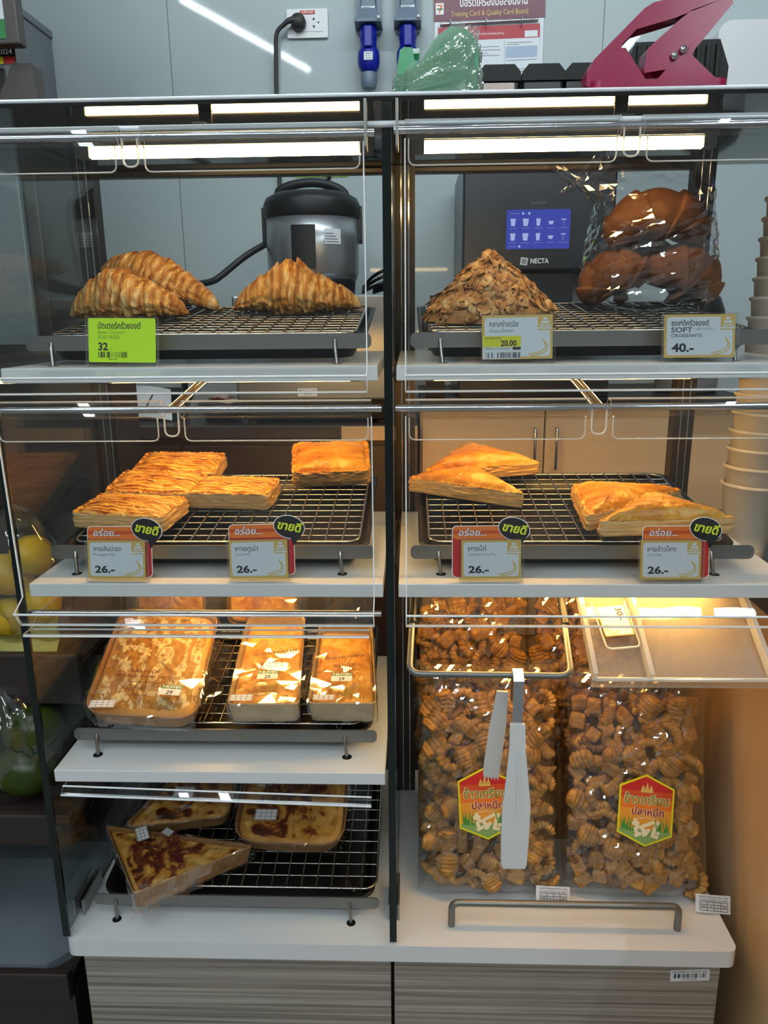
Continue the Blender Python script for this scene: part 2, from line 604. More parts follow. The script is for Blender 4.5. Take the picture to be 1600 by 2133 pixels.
ZB = 0.616
cab = thing('base_cabinet', 'grey ash wood grain cabinet under the white counter slab', 'cabinet', (0, 0.2, 0))
b = MB(); b.box(-0.462, 0.045, 0.0, 0.470, 0.42, 0.588)
wpart(b.build('body', 'dark_brown'), cab)
b = MB(); b.box(-0.464, 0.012, 0.02, -0.004, 0.044, 0.586)
wpart(b.build('front_panel', 'ash_laminate', bevel=0.001), cab)
b = MB(); b.box(0.001, 0.004, 0.02, 0.472, 0.044, 0.584)
pr = wpart(b.build('front_panel', 'ash_laminate', bevel=0.001), cab)
b = MB()
mx = frame_from((0.402, 0.0035, 0.556), (1, 0, 0.06), (0, 0, 1))
b.prism(rrect(0, 0, 0.056, 0.02, 0.002), 0, 0.0003, 0, mx=mx)
b.barcode(0.005, 0.006, 0.051, 0.0135, 0.0005, 1, mx, 44, 3)
b.text('PROPERTY OF CP ALL', 0.0038, 0.028, 0.0153, 0.0005, 1, mx, 0.01, 'C', width=0.05)
b.text('7210004501886', 0.003, 0.028, 0.0022, 0.0005, 1, mx, 0.0, 'C')
st = wpart(b.build('barcode_sticker', ['paper', 'ink']), cab)
st['label'] = 'white barcode property sticker'

slab = thing('counter_slab', 'thick white laminate counter slab with rounded corners on the cabinet', 'counter', (0, 0.2, ZB))
b = MB()
b.prism(rrect(-0.482, -0.003, 0.492, 0.44, 0.014), 0.5885, ZB)
wpart(b.build('slab', 'white_laminate', bevel=0.003), slab)
# low wire guard in front of the snack bags
b = MB()
b.tube(fillet([(0.086, 0.038, ZB), (0.086, 0.038, 0.656), (0.418, 0.037, 0.656), (0.418, 0.037, ZB)], 0.012), 0.0052, 12)
gr = wpart(b.build('guard_rail', 'brushed_grey'), slab)
gr['label'] = 'low satin metal guard rail'

# ================================================================== display case
case = thing('display_case', 'two-bay bakery display case with dark-edged glass sides and white shelves', 'display case', (0, 0.2, ZB))
for gx in (-0.4795, 0.0):
    b = MB(); b.box(gx - 0.0048, 0.004, ZB + 0.004, gx + 0.0048, 0.372, 1.722)
    g = wpart(b.build('glass_panel', 'glass'), case)
    b = MB(); b.box(gx - 0.005, 0.0, ZB + 0.004, gx + 0.005, 0.0042, 1.724)
    e = b.build('polished_edge', 'glass_edge'); e.parent = g
    b = MB(); b.box(gx - 0.005, 0.06, ZB, gx + 0.005, 0.37, ZB + 0.0045)
    e = b.build('seal_strip', 'dark_rubber'); e.parent = g
    for sx in (-1, 1):
        b = MB(); b.box(gx + sx * 0.0051, 0.045, ZB, gx + sx * 0.0085, 0.115, ZB + 0.028)
        c = b.build('clamp', 'steel', bevel=0.001); c.parent = g
# rear posts: slotted uprights
def post(x, z0, z1):
    b = MB()
    b.box(x - 0.016, 0.372, z0, x + 0.016, 0.402, z1)
    for k in (-0.006, 0.006):
        b.box(x + k - 0.0012, 0.3705, z0, x + k + 0.0012, 0.3721, z1, 1)
    wpart(b.build('rear_post', ['post_metal', 'chrome'], bevel=0.0012), case)
post(-0.492, ZB, 1.7245); post(0.018, ZB, 1.7245); post(0.482, ZB, 1.7245)
# top: dark mirror-like steel underside, clear front lip
b = MB(); b.box(-0.62, 0.0, 1.7245, 0.62, 0.42, 1.7305)
wpart(b.build('top_panel', 'case_underside', bevel=0.001), case)
b = MB(); b.box(-0.62, -0.0025, 1.7015, 0.62, 0.0, 1.7305)
lip = wpart(b.build('front_lip', 'acrylic'), case)
b = MB()
b.cyl((-0.62, -0.002, 1.7005), (0.62, -0.002, 1.7005), 0.0036, n=14)
e = b.build('edge_glint', 'edge_glint'); e.parent = lip  # white rod painted in as the glint along the clear lip's edge
b = MB(); b.cyl((-0.62, -0.001, 1.7305), (0.62, -0.001, 1.7305), 0.0022, n=12)
e = b.build('edge_glint', 'edge_glint'); e.parent = lip
# rear rail under the top
b = MB(); b.box(-0.50, 0.388, 1.715, 0.50, 0.41, 1.7245)
wpart(b.build('rear_rail', 'post_metal', bevel=0.002), case)
# shelf boards
S1, S2, S3 = 1.441, 1.168, 0.896
def shelf(x0, x1, zt, holes):
    b = MB()
    b.box(x0, 0.0, zt - 0.018, x1, 0.37, zt)
    o = wpart(b.build('shelf_board', 'white_laminate', bevel=0.0012), case)
    return o
HX = {'L': (-0.4195, -0.064), 'R': (0.066, 0.42)}
BL = (-0.466, -0.0105)
BR = (0.0105, 0.510)
boards = {'L1': shelf(BL[0], -0.0125, S1, 0), 'L2': shelf(BL[0], -0.009, S2, 0), 'L3': shelf(BL[0], -0.009, S3, 0),
          'R1': shelf(0.0095, BR[1], S1, 0), 'R2': shelf(0.0105, BR[1], S2, 0)}
# support arms of the boards at the posts
for zt, xs in ((S1, (-0.47, 0.006, 0.478)), (S2, (-0.47, 0.006, 0.478)), (S3, (-0.47, -0.004))):
    for x in xs:
        b = MB()
        b.prism([(0.372, zt - 0.052), (0.372, zt - 0.0185), (0.13, zt - 0.0185), (0.13, zt - 0.024)], -0.0012, 0.0012, 0,
                mx=Matrix(((0, 0, 1, x), (1, 0, 0, 0), (0, 1, 0, 0), (0, 0, 0, 1))))
        wpart(b.build('shelf_arm', 'post_metal'), case)
# tray stops on two pins per bay
def tray_stop(bay, zt, base):
    xs = HX[bay]
    x0, x1 = (-0.455, -0.022) if bay == 'L' else (0.026, 0.472)
    zb = zt + 0.018
    b = MB()
    mx = Matrix(((1, 0, 0, 0), (0, 0, -1, 0.050), (0, 1, 0, 0), (0, 0, 0, 1)))
    b.prism(rrect(x0, zb, x1, zb + 0.0185, 0.007), 0, 0.0022, 0, mx=mx)
    o = wpart(b.build('tray_stop', 'brushed_grey', bevel=0.0005), case)
    for x in xs:
        b = MB()
        b.tube(fillet([(x, 0.040, zt - 0.004), (x - 0.003, 0.046, zb + 0.004), (x - 0.003, 0.049, zb + 0.010)], 0.004), 0.0026, 10)
        pn = b.build('pin', 'steel'); pn.parent = o
        b = MB(); b.cyl((x, 0.039, zt - 0.001), (x, 0.039, zt + 0.0003), 0.0068, n=20)
        pn = b.build('pin_hole', 'black_plastic'); pn.parent = o
for bay, zt in (('L', S1), ('L', S2), ('L', S3), ('L', ZB), ('R', S1), ('R', S2)):
    tray_stop(bay, zt, 0)

# flaps: acrylic sheet hanging from a chrome rod in two clear sleeves, lipped at the bottom
def flap(x0, x1, zr, notch, drop=0.239, out=0.0255, low=0.013):
    zb = zr - drop
    rod = MB(); rod.cyl((x0 - 0.012, -0.012, zr), (x1 + 0.012, -0.012, zr), 0.0042, n=16)
    b = MB()
    nw = 0.012
    b.sweep([(-0.016, zr), (-0.0085, zb), (-0.0085 - out, zb - low), (0.0055 - out, zb - low - 0.021)], x0, x1, 0, 1, 0.0028)
    f = wpart(b.build('flap', ['acrylic', 'acrylic_edge']), case)
    f['label'] = 'clear acrylic flap hinged on a chrome rod'
    r = rod.build('hinge_rod', 'chrome'); r.parent = f
    b = MB()
    for xx in (x0, x1):
        b.tube([(xx, -0.0165, zr - 0.009), (xx, -0.0095, zb), (xx, -0.0095 - out, zb - low), (xx, 0.0045 - out, zb - low - 0.021)], 0.0009, 6)
    b.tube([(x0, -0.0098 - out, zb - low - 0.0008), (x1, -0.0098 - out, zb - low - 0.0008)], 0.0015, 8)
    b.tube([(x0, 0.0055 - out, zb - low - 0.021), (x1, 0.0055 - out, zb - low - 0.021)], 0.0011, 8)
    e = b.build('polished_edge', 'edge_glint'); e.parent = f  # bright lines of the lit acrylic edges, laid on as white tubes
    for (a, c) in ((x0, notch - nw), (notch + nw, x1)):
        b = MB()
        ring = [(-0.012 + 0.0088 * sin(t), zr + 0.0088 * cos(t)) for t in [2 * pi * i / 20 for i in range(21)]]
        b.sweep(ring, a, c, 0, 1, 0.0022)
        s = b.build('hinge_sleeve', ['acrylic', 'acrylic_edge']); s.parent = f
        # doubled strip below the sleeve, its lower edge catching the light
        b = MB()
        b.sweep([(-0.0215, zr - 0.008), (-0.0205, zr - 0.036)], a + 0.004, c - 0.004, 0, 0, 0.0025)
        pts = fillet([(a + 0.004, -0.0195, zr - 0.010), (a + 0.004, -0.0192, zr - 0.0365), (c - 0.004, -0.0192, zr - 0.0365), (c - 0.004, -0.0195, zr - 0.010)], 0.008)
        b.tube(pts, 0.0009, 6, 1)
        s = b.build('hinge_strip', ['acrylic', 'acrylic_edge']); s.parent = f
    # clear U-shaped catch in the notch
    b = MB()
    b.tube(fillet([(notch - 0.0085, -0.017, zr - 0.002), (notch - 0.0085, -0.018, zr - 0.031), (notch + 0.0085, -0.018, zr - 0.031), (notch + 0.0085, -0.017, zr - 0.002)], 0.008), 0.0012, 6)
    s = b.build('catch', 'acrylic_edge'); s.parent = f
    return f
flap(-0.497, -0.0245, 1.690, -0.280, 0.252, 0.018, 0.006)
flap(0.0205, 0.535, 1.692, 0.263, 0.254, 0.018, 0.006)
flap(-0.4715, -0.020, 1.392, -0.258)
flap(0.0205, 0.496, 1.392, 0.246)
# flaps of the lower bays, swung up under the shelf above: only sleeve and lip show
b = MB()
b.sweep([(-0.030, 1.1085), (-0.006, 1.1085), (0.010, 1.121), (0.25, 1.128)], -0.466, -0.026, 0, 1, 0.0028)
f = wpart(b.build('flap', ['acrylic', 'acrylic_edge']), case)
b = MB(); b.tube([(-0.466, -0.030, 1.108), (-0.026, -0.030, 1.108)], 0.0013, 8); b.tube([(-0.466, -0.005, 1.107), (-0.026, -0.005, 1.107)], 0.0012, 8)
e = b.build('polished_edge', 'edge_glint'); e.parent = f  # edge highlight painted as white tubes
b = MB(); b.cyl((-0.475, 0.01, 1.124), (-0.012, 0.01, 1.124), 0.004, n=12)
r = b.build('hinge_rod', 'chrome'); r.parent = f
b = MB()
SKEW = Matrix.Translation((-0.24, 0, 0.862)) @ Matrix.Rotation(radians(1.7), 4, 'Y') @ Matrix.Translation((0.24, 0, -0.866))
b.sweep([(0.22, 0.870), (-0.002, 0.870), (-0.010, 0.863), (-0.001, 0.856)], -0.455, -0.028, 0, 1, 0.0028, mx=SKEW)
f = wpart(b.build('flap', ['acrylic', 'acrylic_edge']), case)
b = MB(); mm = SKEW
b.tube([(-0.455, -0.010, 0.8615), (-0.028, -0.010, 0.8615)], 0.0014, 8, mx=mm); b.tube([(-0.455, -0.002, 0.8705), (-0.028, -0.002, 0.8705)], 0.0013, 8, mx=mm); b.tube([(-0.455, -0.001, 0.855), (-0.028, -0.001, 0.855)], 0.0013, 8, mx=mm)
e = b.build('polished_edge', 'edge_glint'); e.parent = f  # white tubes again paint the glint on the acrylic edges
b = MB(); b.cyl((-0.26, 0.045, 0.862), (-0.012, 0.045, 0.855), 0.004, n=12)
r = b.build('hinge_rod', 'chrome'); r.parent = f
# right lower flap, folded half open, with ribs
b = MB()
pA, pB = Vector((0.0, 0.15, 1.128)), Vector((0.0, 0.0, 1.036))
def on_flap(x, t, lift=0.0):
    p = pA.lerp(pB, t); n = Vector((0, -(pB - pA).z, (pB - pA).y)).normalized()
    if n.z < 0: n = -n
    return Vector((x, p.y, p.z)) + n * lift
b.sweep([(pA.y, pA.z), (pB.y, pB.z), (pB.y + 0.008, pB.z - 0.014)], 0.262, 0.492, 0, 1, 0.003)
b.sweep([(pA.y, pA.z - 0.004), (pB.y + 0.01, pB.z - 0.003)], 0.345, 0.488, 0, 0, 0.0015)
f = wpart(b.build('flap', ['acrylic_frosted', 'acrylic_edge']), case)
f['label'] = 'acrylic flap swung half open, lit amber'
for x in (0.264, 0.336, 0.491):
    b = MB()
    vs = []
    for t in (0.0, 1.0):
        for dx in (-0.003, 0.003):
            for l in (0.0, 0.016):
                vs.append(on_flap(x + dx, t, l))
    b.add(vs, [(0, 1, 3, 2), (4, 6, 7, 5), (0, 4, 5, 1), (2, 3, 7, 6), (1, 5, 7, 3), (0, 2, 6, 4)])
    r = b.build('rib', 'acrylic_edge'); r.parent = f
b = MB()
b.tube([on_flap(0.264, 1.0, 0.003), on_flap(0.491, 1.0, 0.003)], 0.003, 8)
r = b.build('rib', 'acrylic_edge'); r.parent = f

# hinge bracket arms running back to the shelves
for (xa, xb, za) in ((-0.258, -0.246, 1.392), (0.246, 0.238, 1.392)):
    b = MB()
    for dx in (-0.004, 0.004):
        b.tube([(xa + dx, -0.008, za + 0.001), (xb + dx, 0.12, za + 0.029)], 0.0026, 8)
    wpart(b.build('hinge_bracket', 'chrome'), case)
for xa in (-0.207, 0.262):
    b = MB()
    b.box(xa - 0.0075, 0.030, 1.704, xa + 0.0075, 0.036, 1.7245)
    b.box(xa - 0.0075, -0.001, 1.704, xa + 0.0075, 0.036, 1.707)
    wpart(b.build('hinge_bracket', 'post_metal', bevel=0.001), case)
for x in (-0.022, 0.012):
    b = MB(); b.prism(rrect(-0.02, 1.672, 0.004, 1.723, 0.004), -0.0015, 0.0015, 0,
                      mx=Matrix(((0, 0, 1, x), (1, 0, 0, 0), (0, 1, 0, 0), (0, 0, 0, 1))))
    wpart(b.build('hinge_plate', 'brushed_grey'), case)

# warm tubes
def tube_lamp(x0, x1, y, z, r, m_, housing):
    b = MB()
    if housing:
        b.box(x0 - 0.018, y - 0.012, z + r + 0.0005, x1 + 0.018, y + 0.012, housing)
    for x, s in ((x0, -1), (x1, 1)):
        b.box(min(x, x + s * 0.016), y - 0.009, z - r, max(x, x + s * 0.016), y + 0.009, z + r + 0.001)
    h = wpart(b.build('lamp', 'brushed_grey', bevel=0.001), case)
    b = MB(); b.cyl((x0, y, z), (x1, y, z), r, n=14)
    t = b.build('lamp_tube', m_); t.parent = h
    t['label'] = 'warm white fluorescent tube'
tube_lamp(-0.378, -0.036, 0.125, 1.700, 0.0062, 'tube_warm', 1.7245)
tube_lamp(0.044, 0.386, 0.125, 1.700, 0.0062, 'tube_warm', 1.7245)
tube_lamp(-0.405, -0.06, 0.19, 1.4135, 0.0065, 'tube_warm_shelf', 1.4225)
tube_lamp(0.06, 0.42, 0.19, 1.4135, 0.0065, 'tube_warm_shelf', 1.4225)
tube_lamp(-0.405, -0.06, 0.21, 1.139, 0.0065, 'tube_warm_shelf', 1.1495)
tube_lamp(0.06, 0.45, 0.098, 1.140, 0.0065, 'tube_warm_shelf', 1.1495)

# wire loop for the tongs, hung under the right middle shelf
b = MB()
b.tube(fillet([(0.034, 0.17, 1.150), (0.030, 0.10, 1.105), (0.024, -0.020, 1.054), (0.230, -0.020, 1.052), (0.238, 0.10, 1.104), (0.240, 0.17, 1.150)], 0.016), 0.0042, 10)
hl = wpart(b.build('hanging_loop', 'brushed_grey'), case)
hl['label'] = 'grey wire loop with black sleeves'
for (a, c) in (((0.034, 0.17, 1.150), (0.0285, 0.06, 1.090)), ((0.240, 0.17, 1.150), (0.2365, 0.06, 1.088))):
    b = MB(); b.tube([a, Vector(a).lerp(Vector(c), 0.635), c] if False else [a, (0.030 if a[0] < 0.1 else 0.238, 0.10, 1.105), c], 0.0055, 10)
    s = b.build('sleeve', 'black_plastic'); s.parent = hl

# ================================================================== trays and wire racks
TW, TD = 0.418, 0.315   # tray size
def tray_matrix(bay, zt, k):
    xc = -0.238 if bay == 'L' else 0.246
    ang = math.atan(k)
    return T(xc, 0.056, zt + 0.003) @ RX(ang)
def rack_z(zt, y, k):   # height of the rack's wires above the shelf at depth y
    return zt + 0.003 + 0.0345 + k * (y - 0.056)
def make_tray(label, mx):
    t = thing('baking_tray', label, 'tray', mx=mx, group='black baking trays in the case')
    b = MB()
    # nested rounded rings: outer rim, wall down, floor
    def ring(inset, z, r):
        return [(x, y, z) for (x, y) in rrect(-TW / 2 + inset, inset, TW / 2 - inset, TD - inset, r, 6)]
    rings = [ring(0.018, 0.0, 0.02), ring(0.004, 0.026, 0.024), ring(0.0, 0.027, 0.026), ring(0.0, 0.0295, 0.026), ring(0.006, 0.0285, 0.024), ring(0.019, 0.003, 0.02)]
    n = len(rings[0])
    vs = [v for r_ in rings for v in r_]
    fs = []
    for i in range(len(rings) - 1):
        for j in range(n):
            fs.append((i * n + j, i * n + (j + 1) % n, (i + 1) * n + (j + 1) % n, (i + 1) * n + j))
    b.add(vs, fs, 0, True)
    b.add(rings[0], [tuple(range(n - 1, -1, -1))])
    b.add(rings[-1], [tuple(range(n))])
    b.build('pan', 'tray_black', t)
    return t
def make_rack(label, mx):
    t = thing('wire_rack', label, 'wire rack', mx=mx, group='chrome wire racks lying in the trays')
    b = MB()
    z = 0.0315
    x0, x1, y0, y1 = -TW / 2 + 0.014, TW / 2 - 0.014, 0.014, TD - 0.014
    b.tube([(x, y, z) for (x, y) in rrect(x0, y0, x1, y1, 0.018, 5)], 0.0019, 8, closed=True)
    b.build('rim', 'wire_steel', t)
    b = MB()
    nx, ny = 17, 12
    for i in range(1, nx):
        x = x0 + (x1 - x0) * i / nx
        b.tube([(x, y0, z + 0.0012), (x, y1, z + 0.0012)], 0.00115, 6, cap=False)
    for j in range(1, ny):
        y = y0 + (y1 - y0) * j / ny
        b.tube([(x0, y, z - 0.0008), (x1, y, z - 0.0008)], 0.00115, 6, cap=False)
    for sx in (-1, 1):
        xx = sx * (TW / 2 - 0.05)
        b.tube([(xx - 0.012, y0 + 0.02, z - 0.001), (xx, y0 + 0.016, z - 0.024), (xx + 0.012, y0 + 0.02, z - 0.001)], 0.00115, 6, cap=False)
    b.build('wire_grid', 'wire_steel', t)
    return t
K1, K2 = 0.125, 0.112
tray0 = rack0 = None
for bay, zt, k, wh in (('L', S1, K1, 'on the top left shelf, under the butter croissants'),
                       ('L', S2, K2, 'on the middle left shelf, under the rectangular pies'),
                       ('L', S3, K2, 'on the third left shelf, under the wrapped ham breads'),
                       ('L', ZB, K2, 'on the counter slab, under the wrapped pizza wedges'),
                       ('R', S1, K1, 'on the top right shelf, under the almond pastry'),
                       ('R', S2, K2, 'on the middle right shelf, under the triangular pies')):
    mx = tray_matrix(bay, zt, k)
    if tray0 is None:
        tray0 = make_tray('black baking tray ' + wh, mx)
        rack0 = make_rack('chrome wire rack ' + wh, mx)
    else:
        dup(tray0, mx, 'black baking tray ' + wh)
        dup(rack0, mx if (bay, zt) != ('L', ZB) else T(0.016, 0, 0.002) @ mx, 'chrome wire rack ' + wh)

# ================================================================== pastry materials
ramp_mat('croissant_crust', [(0.22, '#6a3812'), (0.40, '#b0732c'), (0.54, '#d3a050'), (0.72, '#efd8a4')], scale=34, detail=9, rough=0.36, bump=0.9, bump_scale=80, bump_dist=0.004, stretch=(2.4, 0.7, 0.7), wave=(9, 14.0, 0.2, 'X'), distort=1.8)
ramp_mat('almond_base', [(0.25, '#8a5526'), (0.5, '#b98248'), (0.8, '#d8ab70')], scale=40, rough=0.5, bump=0.6, bump_scale=90)
ramp_mat('almond_flake', [(0.3, '#75481f'), (0.45, '#a8753f'), (0.6, '#c79c66'), (0.78, '#e2c697')], scale=75, detail=2, rough=0.5, bump=0.2, bump_scale=120, coord='Position')
ramp_mat('soft_crust', [(0.25, '#5c3317'), (0.5, '#80502a'), (0.78, '#a5733f')], scale=18, rough=0.62, bump=0.5, bump_scale=70, stretch=(1, 1.6, 1.6), spec=0.3)
ramp_mat('pie_top', [(0.28, '#7e4410'), (0.42, '#b67420'), (0.56, '#d29a34'), (0.76, '#e8c472')], scale=22, detail=6, rough=0.32, bump=0.5, bump_scale=70, bump_dist=0.003, stretch=(0.7, 2.2, 1), distort=0.5, spec=0.5)
ramp_mat('pie_top_cut', [(0.28, '#70360c'), (0.40, '#a6661a'), (0.54, '#cf9632'), (0.74, '#e6be68')], scale=20, detail=6, rough=0.32, bump=0.5, bump_scale=60, bump_dist=0.004, stretch=(0.7, 2.6, 1), wave=(18, 12.0, 0.34, 'Y'), distort=1.2, spec=0.5)
ramp_mat('pie_side', [(0.25, '#c48a45'), (0.5, '#dcb173'), (0.8, '#eed29c')], scale=30, detail=5, rough=0.55, bump=0.6, bump_scale=70, bump_dist=0.003, stretch=(0.35, 0.35, 9))
ramp_mat('bread_cheese', [(0.24, '#7d3510'), (0.38, '#bf7420'), (0.52, '#dd9c36'), (0.66, '#e9bc5c'), (0.80, '#c8602e')], scale=30, detail=5, rough=0.4, bump=0.5, bump_scale=70, bump_dist=0.004, distort=0.8)
ramp_mat('bread_bbq', [(0.36, '#4c1a0a'), (0.45, '#7c3512'), (0.51, '#cc8c32'), (0.68, '#ecc067'), (0.85, '#d98848')], scale=24, detail=3, rough=0.35, bump=0.5, bump_scale=60, bump_dist=0.004, distort=1.2)
ramp_mat('bread_mayo', [(0.24, '#8a5a22'), (0.38, '#bb8a3c'), (0.48, '#a8743c'), (0.55, '#dcc98f'), (0.64, '#eadfb4'), (0.74, '#b8604a')], scale=42, detail=4, rough=0.4, bump=0.8, bump_scale=70, bump_dist=0.006, stretch=(1.5, 0.8, 1), wave=(11, 16.0, 0.22, 'DIAGONAL'), distort=1.6)
ramp_mat('bread_crust', [(0.3, '#c08030'), (0.55, '#dba550'), (0.8, '#ecc87f')], scale=14, rough=0.45, bump=0.15, bump_scale=80)
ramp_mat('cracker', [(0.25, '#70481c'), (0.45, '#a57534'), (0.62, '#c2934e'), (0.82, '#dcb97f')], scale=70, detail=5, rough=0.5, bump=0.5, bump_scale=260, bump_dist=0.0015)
ramp_mat('cracker_shaded', [(0.3, '#54300f'), (0.55, '#835722'), (0.8, '#ac8142')], scale=70, detail=5, rough=0.5, bump=0.5, bump_scale=260, bump_dist=0.0015)  # shade between the crackers put into a darker copy of their colour

def rest_on(bay, zt, x, y, k, rz=0.0, lift=0.0, tilt=True):
    a = math.atan(k) if tilt else 0.0
    return T(x, y, rack_z(zt, y, k) + lift) @ RX(a) @ RZ(rz)

# ------------------------------------------------------------------ croissants
def croissant_mesh(L, R, bend, wraps, seed, peak=1.0, nu=260, nv=110):
    b = MB()
    off = seed * 7.3
    def fn(j, i):
        t = i
        s = (t - 0.5) * 2
        base = max(0.0, 1 - abs(s) ** 1.9) ** 0.72
        hump = math.exp(-(s / 0.30) ** 2)
        w = abs(s + 0.05 * sin(2 * pi * j + seed)) * wraps + 0.5
        fr = w - math.floor(w)
        step = 1.0 + 0.17 * (0.5 - fr) * (1 - abs(s) ** 3)
        phi = 2 * pi * j
        tw = t + 0.035 * sin(phi * 2 + off) + 0.03 * nz(t * 5, sin(phi) * 2, cos(phi) * 2 + off)
        flake = 0.06 * nz(tw * 26 + off, sin(phi) * 2.6, cos(phi) * 2.6) + 0.07 * nz(tw * 11 + off, sin(phi) * 3.4, cos(phi) * 3.4) + 0.05 * (noise.ridged_multi_fractal((tw * 22 + off, sin(phi) * 2.2, cos(phi) * 2.2), 0.7, 2.2, 3, 1.0, 2.0) - 1.0) + 0.03 * nz(tw * 90, sin(phi) * 5, cos(phi) * 5 + off)
        r = R * (0.16 + 0.84 * base) * step * (1 + flake) * (1.0 if base > 0 else 0.5)
        if t < 0.012 or t > 0.988:
            r *= 0.55
        if t <= 0.0001 or t >= 0.9999:
            r = 0.0005
        zr = r * (1.0 + 0.42 * peak * hump)
        x = s * L / 2
        y = bend * s * s
        zc = R * 0.66 * (0.25 + 0.75 * base)
        yy = y + cos(phi) * r * 0.98
        zz = zc + sin(phi) * zr * (1.0 if sin(phi) > 0 else 0.62)
        return (x + 0.004 * sin(phi + t * 5), yy, max(0.0, zz))
    b.surf(fn, nv, nu, 0, closed_u=True)
    return b
c = tag(croissant_mesh(0.192, 0.036, 0.022, 3.3, 1).build('butter_croissant', 'croissant_crust'), 'golden butter croissant standing alone on the right of the top left rack', 'croissant', 'butter croissants on the top left tray')
c.matrix_world = rest_on('L', S1, -0.146, 0.250, K1, radians(-3))
c = tag(croissant_mesh(0.172, 0.037, 0.02, 3.4, 2, 0.55).build('butter_croissant', 'croissant_crust'), 'front croissant of the leaning pair above the neon price card', 'croissant', 'butter croissants on the top left tray')
c.matrix_world = rest_on('L', S1, -0.379, 0.190, K1, radians(-4))
c = tag(croissant_mesh(0.20, 0.032, 0.02, 3.4, 3, 0.3).build('butter_croissant', 'croissant_crust'), 'rear croissant of the pair, tipped up behind the front one', 'croissant', 'butter croissants on the top left tray')
c.matrix_world = rest_on('L', S1, -0.362, 0.276, K1, radians(-14)) @ T(0, 0, 0.028) @ RY(radians(17))

# ------------------------------------------------------------------ almond pastry
dn = thing('almond_danish', 'pyramid shaped pastry covered in almond flakes on the top right rack', 'pastry', mx=rest_on('R', S1, 0.134, 0.165, K1, radians(3)))
b = MB()
def dome(th, s):
    a, d, H = 0.088, 0.052, 0.080
    rr = 1 - s
    bump_ = 1 + 0.05 * nz(cos(th * 2 * pi) * 3, sin(th * 2 * pi) * 3, s * 4)
    x = a * rr * cos(2 * pi * th) * bump_
    y = d * (rr ** 0.75) * sin(2 * pi * th) * bump_
    prof = (1 - rr ** 1.25)
    z = 0.012 + (H - 0.012) * prof * bump_ if s > 0.03 else 0.012 * s / 0.03
    return (x, y, z)
b.surf(dome, 72, 40, 0, closed_u=True)
b.build('pastry_body', 'almond_base', dn)
def flake_mesh(mb, mx, sc, rnd):
    vs, n = [], 9
    for ring, zz in ((1.0, 0.0), (0.9, 0.0009), (0.0, 0.0012)):
        for k in range(n):
            an = 2 * pi * k / n
            rr = ring * (1 + 0.12 * sin(an * 2 + rnd))
            vs.append((0.0092 * sc * rr * cos(an), 0.0066 * sc * rr * sin(an), zz * 0.6 + 0.0011 * cos(an * 2 + rnd) * ring))
    fs = [(i * n + k, i * n + (k + 1) % n, (i + 1) * n + (k + 1) % n, (i + 1) * n + k) for i in range(2) for k in range(n)]
    fs.append(tuple(range(n - 1, -1, -1)))
    mb.add(vs, fs, 0, True, mx)
rnd = random.Random(11)
extra = MB()
cnt = 0
spots = []
while len(spots) < 420:
    th, s = rnd.random(), rnd.random() ** 1.3
    if s > 0.97: continue
    spots.append((th, s))
spots.sort(key=lambda q: (dome(*q)[1] > 0.004, q[1]))
proto_flakes = []
for (th, s) in spots:
    p0 = Vector(dome(th, s))
    du = Vector(dome(th + 0.004, s)) - p0
    dv = Vector(dome(th, min(0.995, s + 0.01))) - p0
    nrm = du.cross(dv)
    if nrm.length < 1e-9: continue
    nrm.normalize()
    if nrm.dot(Vector((p0.x, p0.y, 0.02))) < 0: nrm = -nrm
    q = nrm.to_track_quat('Z', 'X').to_matrix().to_4x4()
    tilt = RX(rnd.uniform(-0.28, 0.28)) @ RY(rnd.uniform(-0.28, 0.28)) @ RZ(rnd.uniform(0, 6.28))
    mx = Matrix.Translation(p0 + nrm * rnd.uniform(0.0004, 0.0022)) @ q @ tilt
    sc = rnd.uniform(0.8, 1.3)
    if cnt < 99:
        if len(proto_flakes) < 4:
            fb = MB(); flake_mesh(fb, Matrix.Identity(4), 1.0, rnd.uniform(0, 6)); o = fb.build('almond_flake', 'almond_flake', dn); proto_flakes.append(o)
        else:
            o = proto_flakes[cnt % 4].copy(); COL.objects.link(o); o.parent = dn
        o.matrix_local = mx @ Matrix.Scale(sc, 4)
    else:
        flake_mesh(extra, mx, sc, rnd.uniform(0, 6))
    cnt += 1
o = extra.build('almond_flakes', 'almond_flake', dn); o['kind'] = 'stuff'

# ------------------------------------------------------------------ bag of soft croissants
sb = thing('croissant_bag', 'clear bag of soft brown croissants standing on the top right rack', 'bag of croissants', mx=rest_on('R', S1, 0.372, 0.25, K1, 0, tilt=False))
def bun(cx, cy, cz, R, r, a0, a1, seed, tilt=0.0, squash=1.0):
    b = MB()
    def fn(j, i):
        a = a0 + (a1 - a0) * i
        s = (i - 0.5) * 2
        w = abs(s) * 2.6 + 0.5
        fr = w - math.floor(w)
        rad = r * (0.42 + 0.58 * max(0, 1 - abs(s) ** 2.4) ** 0.6) * (1 + 0.16 * (0.5 - fr))
        if i < 0.002 or i > 0.998: rad = 0.0006
        ph = 2 * pi * j
        rad *= 1 + 0.05 * nz(i * 4 + seed, sin(ph), cos(ph)) + 0.02 * nz(i * 30, sin(ph) * 2, cos(ph) * 2)
        return (cx + (R + rad * cos(ph)) * cos(a), cy + rad * sin(ph), cz + (R * squash + rad * cos(ph)) * sin(a))
    b.surf(fn, 40, 90, 0, closed_u=True)
    o = b.build('soft_croissant', 'soft_crust', sb)
    return o
bun(0.004, 0.0, 0.098, 0.044, 0.040, radians(-16), radians(196), 1, squash=0.62)
bun(-0.040, 0.010, 0.026, 0.026, 0.040, radians(20), radians(215), 4, squash=0.8)
